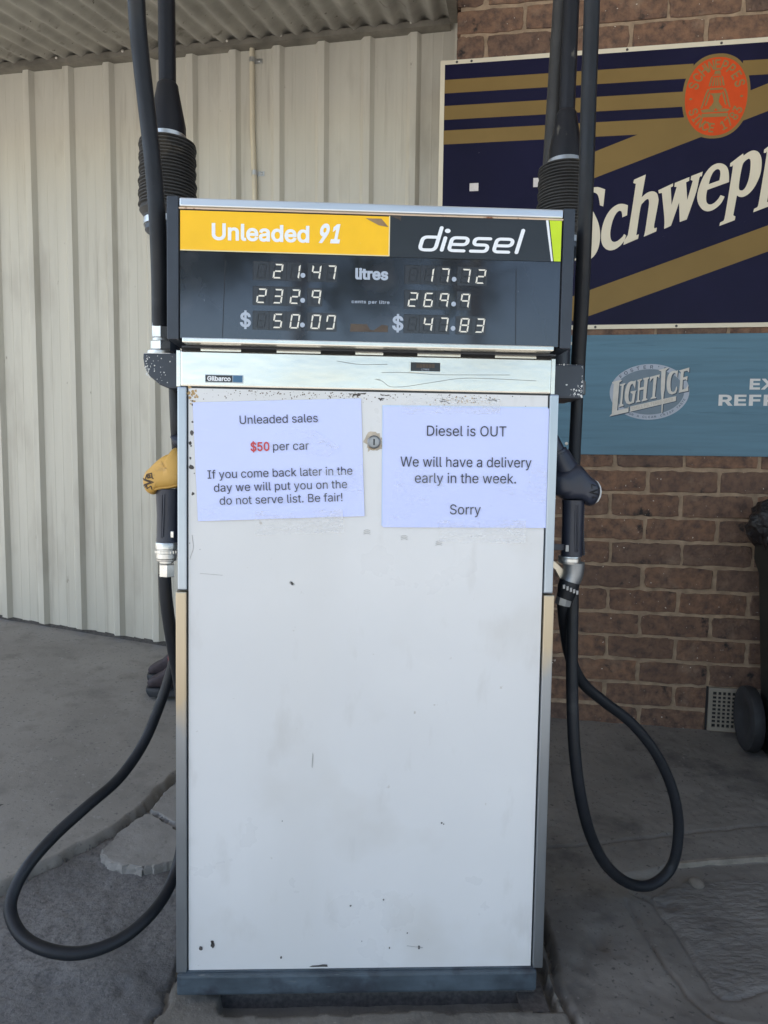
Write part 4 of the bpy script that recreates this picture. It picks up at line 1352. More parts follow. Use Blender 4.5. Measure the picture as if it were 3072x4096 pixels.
def diesel(parent, y):
    """the rounded italic word, built as stroked letters"""
    m = MB()
    X0, Z0, K = 0.0815, 1.3725, 0.0285 / 100.0      # glyph units: x height 100

    def T(p):
        return (X0 + (p[0] + 0.22 * p[1]) * K, Z0 + p[1] * K)

    def rr(pts, rad=28):
        """round the corners of a polyline"""
        out = [pts[0]]
        for i in range(1, len(pts) - 1):
            a, b, c = Vector(pts[i - 1]), Vector(pts[i]), Vector(pts[i + 1])
            r1 = min(rad, (a - b).length / 2)
            r2 = min(rad, (c - b).length / 2)
            p, q = b + (a - b).normalized() * r1, b + (c - b).normalized() * r2
            for k in range(7):
                t = k / 6
                out.append(tuple((1 - t) ** 2 * p + 2 * t * (1 - t) * b + t * t * q))
        out.append(pts[-1])
        return out
    W = 19
    L = []
    L.append(rr([(85, 90), (8, 90), (8, 8), (85, 8), (85, 150)], 26))          # d
    L.append([(118, 10), (118, 88)])
    L.append([(118.5, 132), (119.5, 132)])                                     # i
    L.append(rr([(152, 48), (232, 48), (232, 90), (152, 90), (152, 8), (226, 8)], 22))   # e
    L.append(rr([(340, 90), (266, 90), (266, 49), (338, 49), (338, 8), (262, 8)], 20))   # s
    L.append(rr([(374, 48), (454, 48), (454, 90), (374, 90), (374, 8), (448, 8)], 22))   # e
    L.append([(489, 8), (489, 150)])                                           # l
    cz = 0
    for pts in L:
        q = [T(p) for p in pts]
        wide = W * K * (1.45 if pts is L[2] else 1.0)
        cz += 1
        stroke(m, q, wide, y - cz * 0.00002)
    xs = [v.x for v in m.v]
    a, b = min(xs), max(xs)
    for v in m.v:
        v.x = 0.0783 + (v.x - a) * (0.2624 - 0.0783) / (b - a)
    zs = [v.z for v in m.v]
    a, b = min(zs), max(zs)
    for v in m.v:
        v.z = 1.3696 + (v.z - a) * (1.4125 - 1.3696) / (b - a)
    m.build('lettering', WHITEINK, parent)


SEG = {'0': 'abcdef', '1': 'bc', '2': 'abged', '3': 'abgcd', '4': 'fgbc', '5': 'afgcd', '6': 'afgedc', '7': 'abc', '8': 'abcdefg', '9': 'abcfg', 'n': 'abcdf', ' ': ''}


def digits(parent):
    y = -0.0338
    w, h, th, sl = 0.0155, 0.0245, 0.0030, 0.0034
    hb = h / 2

    def seg_poly(s):
        g = 0.0006
        t = th
        if s == 'a':
            return [(g + .001, h), (w - g - .001, h), (w - t, h - t * .8), (t, h - t * .8)]
        if s == 'd':
            return [(t, t * .8), (w - t, t * .8), (w - g - .001, 0), (g + .001, 0)]
        if s == 'g':
            return [(t * .9, hb + t * .42), (w - t * .9, hb + t * .42), (w - t * .9, hb - t * .42), (t * .9, hb - t * .42)]
        if s == 'f':
            return [(0, h - g), (t * .95, h - t), (t * .75, hb + g), (0, hb + g)]
        if s == 'e':
            return [(0, hb - g), (t * .75, hb - g), (t * .95, t), (0, g)]
        if s == 'b':
            return [(w, h - g), (w, hb + g), (w - t * .75, hb + g), (w - t * .95, h - t)]
        if s == 'c':
            return [(w, hb - g), (w, g), (w - t * .95, t), (w - t * .75, hb - g)]
    lines = MB()
    rowsL = [(1.3173, ' 2147'), (1.2752, '2329'), (1.2336, ' 500n')]
    rowsR = [(1.3178, ' 1772'), (1.2757, '2699'), (1.2342, ' 4783')]
    for xsx, rows, dot in (((-0.1982, -0.1705, -0.1413, -0.1055, -0.0800), rowsL, -0.1188), ((0.0612, 0.0882, 0.1150, 0.1515, 0.1785), rowsR, 0.1414)):
        for zb, s in rows:
            groups = [(xsx[0], xsx[2]), (xsx[3], xsx[len(s) - 1])]
            for xa, xb in groups:
                MB().sheet([(xa - .005, zb - .0035), (xb + w + .0045, zb - .0035), (xb + w + .0045, zb + h + .0035), (xa - .005, zb + h + .0035)], -0.0332).build('digit_window', WINDOWD, parent)
            for xk in (xsx[0], xsx[1], xsx[2], xsx[3], xsx[4])[:len(s)]:
                xl = xk - .0055
                lines.sheet([(xl - .0003, zb - .0035), (xl + .0003, zb - .0035), (xl + .0003, zb + h + .0035), (xl - .0003, zb + h + .0035)], -0.0335)
            lines.sheet([(xsx[0] - .005, zb + h + .0035), (xsx[2] + w + .004, zb + h + .0035), (xsx[2] + w + .004, zb + h + .004), (xsx[0] - .005, zb + h + .004)], -0.0335)
            for k, ch in enumerate(s):
                m = MB()
                for sg in 'abcdefg':
                    on = sg in SEG[ch]
                    p = seg_poly(sg)
                    if not on:
                        cx = sum(q[0] for q in p) / 4
                        cz_ = sum(q[1] for q in p) / 4
                        p = [(cx + (q[0] - cx) * (.45 if sg in 'bcef' else .9), cz_ + (q[1] - cz_) * (.35 if sg in 'adg' else .95)) for q in p]
                    jx = random.uniform(-.0002, .0002)
                    poly = [(xsx[k] + q[0] + sl * q[1] / h + jx, zb + q[1]) for q in p]
                    m.sheet(poly, y - (0.0003 if on else 0), 0 if on else 1)
                m.build('digit', [LIT, UNLIT], parent)
            zd = zb + 0.0065
            MB().lathe([(0.0041, 0), (0.0041, 0.0004)], (dot, -0.0334, zd), (0, -1, 0), 20).build('decimal_point', GREYINK, parent)
    lines.build('digit_frame', WINLINE, parent)


pump_body()


def pump_fittings():
    P = PUMP
    # maker's badge
    bd = MB()
    bd.box(-0.2912, -0.2245, -0.0035, 0.0, 1.1424, 1.1562)
    b = bd.build('badge', ALU, P, bevel=0.0006)
    MB().box(-0.2900, -0.2430, -0.0039, -0.003, 1.1435, 1.1551).build('badge_field', BADGE_BLACK, b)
    MB().box(-0.2420, -0.2257, -0.0039, -0.003, 1.1435, 1.1551).build('badge_block', BADGE_BLUE, b)
    t = MB()
    text(t, 'Gilbarco', -0.2868, -0.2460, 1.1455, 0.0074, -0.0042, bold=0.03)
    t.build('lettering', WHITEINK, b)
    # totaliser window
    c = MB()
    for a in ((0.0690, 0.1262, 1.1855, 1.1885), (0.0690, 0.1262, 1.1682, 1.1700), (0.0690, 0.0712, 1.1700, 1.1855), (0.1240, 0.1262, 1.1700, 1.1855)):
        c.box(a[0], a[1], -0.004, 0.0, a[2], a[3])
    cc = c.build('totaliser', STAIN, P)
    MB().box(0.0712, 0.1240, -0.0016, 0.0, 1.1700, 1.1855).build('window', BLACKFILM, cc)
    w = MB()
    for k in range(6):
        w.box(0.0815 + k * .0056, 0.0815 + k * .0056 + .0048, -0.0022, -0.0014, 1.1765, 1.1835)
    w.build('number_wheel', PEELED, cc)
    t = MB()
    text(t, 'LITRES', 0.0905, 0.1045, 1.1718, 0.0030, -0.0024, bold=0.006)
    t.build('lettering', GREYINK, cc)
    # lock
    k = MB()
    fill(k, [poly_blob(0.0085, 1.0425, 0.0185, 26)], -0.0005)
    k.build('rust_ring', mat('lock_rust', (0.50, 0.43, 0.34), 0.8, var=(60, 0.2), spots=[((0.35, 0.22, 0.10), 70, 0.58, 0.7)]), P)
    l = MB().lathe([(0.0118, 0), (0.0118, 0.003), (0.0100, 0.0045), (0.0096, 0.0035), (0.0082, 0.0035), (0.0082, 0.0052), (0.0005, 0.0052)], (0.0082, -0.0005, 1.0430), (0, -1, 0), 28, cap=False)
    lk = l.build('lock', DULLMETAL, P, smooth=35)
    MB().box(0.0070, 0.0094, -0.0062, -0.0055, 1.0375, 1.0485).build('keyhole', BLACKHOLE, lk)
    # chips and stains in the white enamel
    ch = MB()
    q = lambda x, y: (-0.3205 + (x - 562) * 0.0001595, 1.1085 - (y - 25) * 0.0001595)    # read off the left edge
    for (px, py, r) in ((605, 20, 9), (604, 60, 10), (606, 250, 11), (598, 370, 24), (583, 482, 17), (592, 515, 9), (583, 650, 12), (596, 750, 27), (627, 820, 6), (612, 1045, 17), (575, 1600, 6), (690, 1670, 4)):
        x, z = q(px, py)
        MB().sheet(poly_blob(x, z, r * 0.00016, 9, 1.0, 1.25), -0.0004).build('paint_chip', CHIP, P)
    for (x, z, r) in ((-0.298, 0.1030, .0042), (-0.2765, 0.1085, .0050), (-0.2772, 0.1150, .0034), (0.1075, 0.0995, .0032), (0.052, 0.0995, .0018), (-0.022, 0.182, .0022), (0.0395, 0.193, .0018), (0.085, 0.128, .0016), (-0.150, 0.083, .0028), (0.0, 0.113, .0012), (0.145, 0.34, .002), (0.149, 0.338, .0015), (-0.15, 0.345, .0012)):
        MB().sheet(poly_blob(x, z, r, 9, .85, 1.15), -0.0004).build('paint_chip', CHIP, P)
    ch.sheet([(-0.098, 0.0640), (-0.092, 0.0668), (-0.080, 0.0672), (-0.072, 0.0690), (-0.064, 0.0685), (-0.063, 0.0640)], -0.0004)
    # worn edge at the top of the door
    for (x0, z, ln, r) in ((-0.035, 1.1280, 0.030, .0012), (-0.030, 1.1265, 0.012, .0016), (0.020, 1.1272, .018, .001), (0.016, 1.1188, .010, .0009), (0.125, 1.1190, .018, .0011), (0.212, 1.1218, .016, .0013)):
        for k in range(10):
            ch.sheet(poly_blob(x0 + ln * k / 10, z + random.gauss(0, .0009) - (.006 * max(0, k - 6) / 4 if x0 > .1 and x0 < .2 else 0), r * random.uniform(.5, 1.5), 6, 1.7, .8), -0.0004 - k * 0.00001)
    ch.build('worn_edge', CHIP, P)
    sp = MB()
    for k in range(280):
        x = random.choice((random.gauss(-0.19, 0.055), random.gauss(-0.05, 0.05), random.gauss(0.15, 0.06)))
        x = min(max(x, -0.317), 0.317)
        z = 1.130 - abs(random.gauss(0, 0.0085))
        if z > 1.107 and not (-0.315 > x):
            sp.sheet(poly_blob(x, z, random.choice((.0005, .0006, .0009, .0013)), 5), -0.0003 - k * 2e-7)
    sp.build('rust_speckle', BROWNSPECK, P)
    ru = MB()
    for k in range(26):
        ru.sheet(poly_blob(-0.3135 + random.gauss(0, .0045), 1.1200 + random.gauss(0, .0085), random.uniform(.0008, .0032), 7), -0.0003 - k * 4e-6)
    for k in range(40):
        ru.sheet(poly_blob(0.162 + random.gauss(0, .03), 1.1205 + random.gauss(0, .004), random.uniform(.0005, .0016), 6), -0.0003 - k * 3e-6)
    ru.build('rust_stain', RUSTSPECK, P)
    sc = MB()
    for (x, z) in ((-0.002, 0.8832), (0.0655, 0.8740), (0.1285, 0.8645)):
        for k in range(3):
            pts = [(x - .006 + .012 * t / 6, -0.0006, z - k * .003 + .0022 * math.sin(math.pi * t / 6)) for t in range(7)]
            sc.tube(pts, 0.00055, 4)
    for (x, z) in ((-0.138, 0.7885), (-0.136, 0.7865), (-0.134, 0.7850)):
        sc.sheet(poly_blob(x, z, .003, 8), -0.0004)
    sc.tube(catmull([(-0.314, -.0004, 0.872), (-0.312, -.0004, 0.850), (-0.321 + .006, -.0004, 0.838), (-0.318, -.0004, 0.829)], 5), 0.0005, 4)
    sc.tube([(-0.300, -.0004, 0.803), (-0.26, -.0004, 0.800)], 0.0004, 4)
    sc.sheet([(-0.0970, 0.447), (-0.0955, 0.475), (-0.0940, 0.470), (-0.0950, 0.445)], -0.0004)
    sc.tube([(0.085, -.0003, 0.103), (0.115, -.0003, 0.099)], 0.0004, 4)
    sc.build('scuff', SCUFF, P)
    # hose brackets on both sides
    m = MB().prism([(-0.3425, 1.1970), (-0.4080, 1.1960), (-0.4085, 1.1870), (-0.4060, 1.1700), (-0.3965, 1.1545), (-0.3785, 1.1400), (-0.3620, 1.1335), (-0.3425, 1.1345)], 0.030, 0.115)
    bk = m.build('hose_bracket', NAVYGREY, P, bevel=0.003)
    c = MB()
    for k in range(70):
        t = random.random()
        if t < .6:
            x, z = random.gauss(-0.402, .004), random.uniform(1.150, 1.190)
            if x < -0.4065 + max(0, (1.17 - z) * .45):
                continue
        else:
            x, z = random.uniform(-0.405, -0.355), random.uniform(1.142, 1.194)
            if z < 1.1335 + max(0, -x - .362) * .55:
                continue
        c.sheet(poly_blob(x, z, random.choice((.0006, .0008, .0012, .0018)) * (1.3 if t < .35 else .75), 6), 0.0296 - k * 1e-6)
    c.tube([(-0.406, 0.031, 1.1955), (-0.36, 0.031, 1.1962)], 0.0009, 5)
    c.build('paint_chip', CHIPWHITE, bk)
    m = MB().box(0.3335, 0.3950, 0.030, 0.105, 1.1307, 1.1935)
    bk = m.build('hose_bracket', NAVYGREY, P, bevel=0.004)
    c = MB()
    for k in range(60):
        x, z = 0.3905 - abs(random.gauss(0, .010)), 1.134 + abs(random.gauss(0, .012))
        if k < 8:
            x, z = random.uniform(.345, .388), 1.1925
        if k > 38:
            x, z = .391 + random.gauss(0, .0005), random.uniform(1.134, 1.19)
        c.sheet(poly_blob(x, z, random.choice((.0005, .0007, .001, .0019)), 6), 0.0296 - k * 1e-6)
    c.build('paint_chip', CHIPWHITE, bk)
    # narrow side housings behind the trims
    for sx in (-1, 1):
        a, b_ = sorted((sx * 0.330, sx * 0.357))
        MB().box(a, b_, 0.10, 0.36, 1.12, 1.2100).build('side_housing', NAVYGREY, P, bevel=0.002)
        a, b_ = sorted((sx * 0.330, sx * 0.3445))
        MB().box(a, b_, 0.06, 0.34, 0.86, 1.12).build('nozzle_boot', CASE, P, bevel=0.004)
    MB().box(-0.420, -0.330, 0.170, 0.232, 1.160, 1.192).build('mast_arm', NAVYGREY, P, bevel=.003)
    MB().box(0.330, 0.434, 0.220, 0.282, 1.145, 1.192).build('mast_arm', NAVYGREY, P, bevel=.003)
    # spring masts
    for sx, x in ((-1, -0.4075), (1, 0.4095)):
        y = 0.20 if sx < 0 else 0.25
        root = MB().tube([(x, y, 1.18), (x, y, 1.72), (x + sx * .0035, y, 2.1), (x + sx * .02, y - .02, 2.30), (x + sx * .02, y - .14, 2.37), (x + sx * .02, y - .34, 2.34)], 0.0168, 20)
        mast = root.build('hose_mast', MASTBLACK, P, smooth=50)
        if sx > 0:
            MB().tube([(0.386, 0.29, 1.50), (0.394, 0.29, 1.75), (0.4045, 0.29, 2.05), (0.409, .29, 2.3)], 0.0185, 20).build('mast_sleeve', MASTGREY, mast, smooth=50)
        MB().lathe([(0.0178, 1.752), (0.0205, 1.748), (0.0215, 1.740), (0.0355, 1.668), (0.0358, 1.640)], (x, y, 0), (0, 0, 1), 32).build('cone', MASTBLACK, mast, smooth=40)
        MB().lathe([(0.0362, 1.6490), (0.0372, 1.6490), (0.0372, 1.6385), (0.0362, 1.6385)], (x, y, 0), (0, 0, 1), 32).build('clamp_band', GALV if sx < 0 else DULLMETAL, mast, smooth=40)
        pr = [(0.036, 1.638)]
        z = 1.634
        n = 0
        while z > 1.507:
            r = 0.0545 + 0.0012 * math.sin(n * 1.7) + (0.0012 if z < 1.56 else 0)
            pr += [(r, z), (r + .0004, z - .0022), (r - .0042, z - .0042), (r - .0040, z - .0050)]
            z -= 0.0064
            n += 1
        pr += [(0.054, 1.505), (0.0545, 1.500), (0.0465, 1.490), (0.0462, 1.484)]
        MB().lathe(pr, (x, y, 0), (0, 0, 1), 40).build('bellows', RUBBER_DUSTY, mast, smooth=25)
        MB().lathe([(0.0468, 1.4845), (0.0468, 1.4725), (0.045, 1.4720)], (x, y, 0), (0, 0, 1), 32).build('clamp_band', GALV if sx < 0 else DULLMETAL, mast, smooth=40)
        MB().lathe([(0.044, 1.472), (0.044, 1.462), (0.026, 1.448), (0.024, 1.40), (0.024, 1.18)], (x, y, 0), (0, 0, 1), 28).build('mast_socket', NAVYGREY, mast, smooth=40)


pump_fittings()

# ------------------------------------------------------------------ hoses


def hex_prof(r, h0, h1):
    return [(r * .92, h0), (r, h0 + .0015), (r, h1 - .0015), (r * .92, h1)]


def hoses():
    # upper left hose
    pts = [(-0.4275, -0.14, 2.340), (-0.4300, -0.185, 2.325), (-0.4380, -0.205, 2.25), at(290, -150, -0.06), at(293, -50, -0.015), at(298, 60, 0.012), at(313, 200, 0.02), at(330, 350, 0.025), at(340, 480, 0.03), at(344.5, 600, 0.05), at(345.5, 705, 0.06)]
    o = empty('fuel_hose', pts[-1])
    tag(o, 'thick black rubber hose dropping past the left bellows to the bracket', 'hose', 'pump hoses')
    MB().tube(catmull(pts, 10), 0.0148, 18).build('hose', RUBBER, o, smooth=60)
    b = at(346, 765, 0.06)
    f = MB()
    f.lathe([(0.0235, 0.0), (0.0238, 0.002), (0.0232, 0.0075), (0.012, 0.008)], (b.x, 0.062, 1.1965), (0, 0, 1), 30)
    f.lathe(hex_prof(0.0195, 0.009, 0.026), (b.x, 0.062, 1.1965), (0, 0, 1), 6)
    f.lathe([(0.0145, 0.026), (0.0145, 0.031)], (b.x, 0.062, 1.1965), (0, 0, 1), 20)
    f.lathe(hex_prof(0.0165, 0.031, 0.060), (b.x, 0.062, 1.1965), (0, 0, 1), 6)
    f.build('hose_fitting', CHROME, o, smooth=25)
    # upper right hose
    pts = [(0.4295, -0.09, 2.340), (0.4320, -0.135, 2.325), (0.4360, -0.150, 2.25), at(1283, -150, -0.03), at(1280, -50, 0.012), at(1277, 60, 0.03), at(1272, 200, 0.04), at(1265, 430, 0.055), at(1257, 640, 0.10), at(1249.5, 770, 0.125), at(1247, 830, 0.13)]
    o = empty('fuel_hose', pts[-1])
    tag(o, 'black rubber hose crossing the navy sign down to the right bracket', 'hose', 'pump hoses')
    MB().tube(catmull(pts, 10), 0.0142, 18).build('hose', RUBBER, o, smooth=60)
    MB().lathe([(0.0165, -0.02), (0.0165, 0.004), (0.015, 0.006)], pts[-1], (0, 0, 1), 20).build('hose_fitting', DULLMETAL, o, smooth=30)
    # lower left loop
    pts = [at(378, 838, 0.085), at(382, 930, 0.09), at(391, 1060, 0.14), at(396, 1250, 0.26), at(388, 1360, 0.34), at(372, 1440, 0.36), at(346, 1520, 0.35), at(310, 1605, 0.31),
           at(258, 1680, 0.25), at(190, 1740, 0.19), at(120, 1803, 0.14), at(62, 1868, 0.09), at(28, 1930, 0.06), at(24, 1978, 0.035), at(52, 2026, 0.01), at(110, 2054, -0.005), at(180, 2058, 0.0),
           at(255, 2032, 0.03), at(315, 1986, 0.07), at(358, 1930, 0.12), at(386, 1860, 0.17), at(398, 1780, 0.20), at(402, 1690, 0.20), at(398, 1580, 0.16), at(388, 1480, 0.12), at(374, 1400, 0.09),
           at(362, 1320, 0.07), at(357, 1270, 0.062), at(355.5, 1240, 0.06)]
    o = MB().tube(catmull(pts, 8), 0.0118, 18).build('fuel_hose', RUBBER, origin=pts[15], smooth=60)
    tag(o, 'black fuel hose looped on the ground left of the pump', 'hose', 'pump hoses')
    # lower right loop
    pts = [at(1247, 845, 0.13), at(1245, 900, 0.13), at(1240.5, 1000, 0.12), at(1238.5, 1150, 0.115), at(1237, 1300, 0.11), at(1235.5, 1420, 0.10), at(1237, 1540, 0.09), at(1243, 1640, 0.085), at(1256, 1730, 0.09),
           at(1278, 1810, 0.12), at(1312, 1872, 0.17), at(1358, 1908, 0.215), at(1405, 1912, 0.245), at(1446, 1880, 0.27), at(1463, 1828, 0.27), at(1464, 1760, 0.265), at(1447, 1690, 0.26), at(1412, 1620, 0.25),
           at(1362, 1560, 0.24), at(1304, 1515, 0.22), at(1258, 1474, 0.20), at(1232, 1420, 0.17), at(1221, 1360, 0.14), at(1216, 1310, 0.115), at(1217, 1285, 0.11)]
    o = MB().tube(catmull(pts, 8), 0.0118, 18).build('fuel_hose', RUBBER, origin=pts[11], smooth=60)
    tag(o, 'black fuel hose hanging in a loop right of the pump', 'hose', 'pump hoses')


hoses()

# ------------------------------------------------------------------ nozzles


def skin_y(p, outline, yc, thick, steps, power=0.42):
    """y of a pillow's near side at the x,z point p"""
    n = len(outline)
    c = Vector((sum(q[0] for q in outline) / n, sum(q[1] for q in outline) / n))
    d = Vector(p) - c
    s = 0.05
    for i in range(n):
        a, b = Vector(outline[i - 1]) - c, Vector(outline[i]) - c
        e = b - a
        den = d.x * e.y - d.y * e.x
        if abs(den) < 1e-12:
            continue
        t = (a.x * e.y - a.y * e.x) / den
        u = (a.x * d.y - a.y * d.x) / den
        if t > 0 and -1e-6 <= u <= 1 + 1e-6:
            s = max(s, 1.0 / t)
    s = min(s, 0.999)
    k = math.asin(s ** (1 / power)) * (steps - 0.3) / math.pi - 0.35
    return yc - 0.5 * thick * math.cos(math.pi * max(k, 0) / (steps - 1))


def nozzle_left():
    Y = 0.06
    k = lambda x, y: (lambda p: (p.x, p.z))(at((550 + x / 2.766) / 1.85172, (1600 + y / 2.766) / 1.85172, Y))
    base = k(325, 1900)
    root = empty('fuel_nozzle', (base[0], Y, base[1]))
    tag(root, 'fuel nozzle in a dirty yellow cover hanging left of the pump', 'nozzle', 'fuel nozzles')
    out = [k(*p) for p in ((75, 905), (82, 845), (108, 792), (150, 750), (210, 690), (270, 640), (330, 605), (386, 588), (402, 560), (420, 530), (470, 540), (530, 640), (540, 800), (520, 920), (440, 972), (330, 985), (235, 1005), (200, 1040), (160, 1044), (112, 1012), (86, 962))]
    out = smooth_loop(out, 60)
    cv = MB().pillow(out, Y, 0.058, 9).build('cover', YELLOWRUB, root, smooth=60)
    rib = MB()
    lip = [k(*p) for p in ((225, 985), (300, 968), (370, 962), (440, 945), (500, 925))]
    rib.tube([(x, skin_y((x, z), out, Y, .058, 9), z) for x, z in lip], 0.0024, 8)
    rib.tube([(x, skin_y((x, z), out, Y, .058, 9), z) for x, z in [k(*p) for p in ((290, 650), (310, 690), (330, 735), (372, 770))]], 0.0010, 5)
    rib.build('cover_lip', YELLOWRUB, cv, smooth=50)
    t = MB()
    a = [k(*p) for p in ((95, 880), (222, 912), (95, 945))]
    b = [k(*p) for p in ((232, 905), (142, 872))]
    yl = Y - 0.0266

    def line(pts):
        fine = []
        for (xa, za), (xb, zb) in zip(pts[:-1], pts[1:]):
            fine += [(xa + (xb - xa) * i / 5, za + (zb - za) * i / 5) for i in range(5)]
        fine.append(pts[-1])
        t.tube([(x, skin_y((x, z), out, Y, 0.058, 9) - .0002, z) for x, z in fine], 0.0010, 6)
    line([k(98, 866), k(228, 906), k(102, 948)])
    line([k(108, 880), k(196, 908), k(112, 934)])
    line([k(132, 876), k(150, 822), k(206, 808), k(206, 852), k(160, 864)])
    line([k(150, 838), k(186, 828), k(186, 848), k(158, 852), k(150, 838)])
    line([k(205, 806), k(212, 862), k(226, 868)])
    line([k(120, 962), k(150, 940), k(146, 978), k(196, 948), k(205, 985)])
    t.build('lettering', mat('moulded_mark', (0.09, 0.06, 0.04), 0.7), cv)
    g = [k(*p) for p in ((365, 402), (378, 388), (402, 382), (500, 386), (520, 470), (500, 540), (445, 530), (410, 495), (385, 450))]
    MB().pillow(smooth_loop(g, 60), Y + .01, 0.05, 7).build('splash_guard', BLACKRUB, root, smooth=60)
    top, bot = k(325, 985), k(318, 1568)
    h = MB().lathe([(0.0215, 0), (0.0205, -0.02), (0.0192, -0.05), (0.0190, -0.085), (0.0200, top[1] * 0 - (top[1] - bot[1]))], (top[0] + .0015, Y, top[1]), (0.01, 0, 1), 24)
    hd = h.build('handle', BLACKRUB, root, smooth=50)
    s = MB()
    for i in range(24):
        f = i / 23
        x, z = k(222 + (8 if .1 < f < .5 else -6 * f), 1060 + 470 * f)
        s.lathe([(0.0001, -.0028), (0.0028, -.0012), (0.0028, .0012), (0.0001, .0028)], (x + .0015, Y, z), (0, 0, 1), 8)
    s.tube([(k(302, 0)[0], Y - 0.0200, k(0, 1040)[1]), (k(290, 0)[0], Y - 0.0188, k(0, 1510)[1])], 0.0016, 6)
    s.tube([(k(328, 0)[0], Y - 0.0208, k(0, 1030)[1]), (k(306, 0)[0], Y - 0.0194, k(0, 1500)[1])], 0.0019, 6)
    s.build('grip_rib', BLACKRUB, hd, smooth=40)
    MB().box(k(378, 0)[0], k(420, 0)[0], Y - .016, Y + .0, k(0, 1510)[1], k(0, 1440)[1]).build('lever_catch', CHROME, root, bevel=.0008)
    r = MB()
    cx = k(318, 0)[0]
    Z = lambda y: k(318, y)[1]
    r.lathe([(0.0196, Z(1572)), (0.0202, Z(1580)), (0.0202, Z(1640)), (0.0185, Z(1648)), (0.0185, Z(1655)), (0.0204, Z(1660)), (0.0204, Z(1690)), (0.0188, Z(1696)), (0.0188, Z(1745)),
             (0.0170, Z(1750)), (0.0185, Z(1757)), (0.0180, Z(1775)), (0.0130, Z(1785)), (0.0130, Z(1800))], (cx, Y, 0), (0, 0, 1), 28)
    for i in range(9):
        a = -math.pi / 2 + (i - 4) * 0.3
        r.box(cx + 0.0204 * math.cos(a) - .0008, cx + 0.0204 * math.cos(a) + .0008, Y + 0.0204 * math.sin(a) - .0006, Y + .0204 * math.sin(a) + .003, Z(1690), Z(1662))
    r.build('swivel', CHROME, root, smooth=30)
    MB().lathe(hex_prof(0.0150, Z(1955), Z(1812)), (cx + .0005, Y, 0), (0, 0, 1), 6).build('hose_nut', CHROME, root)


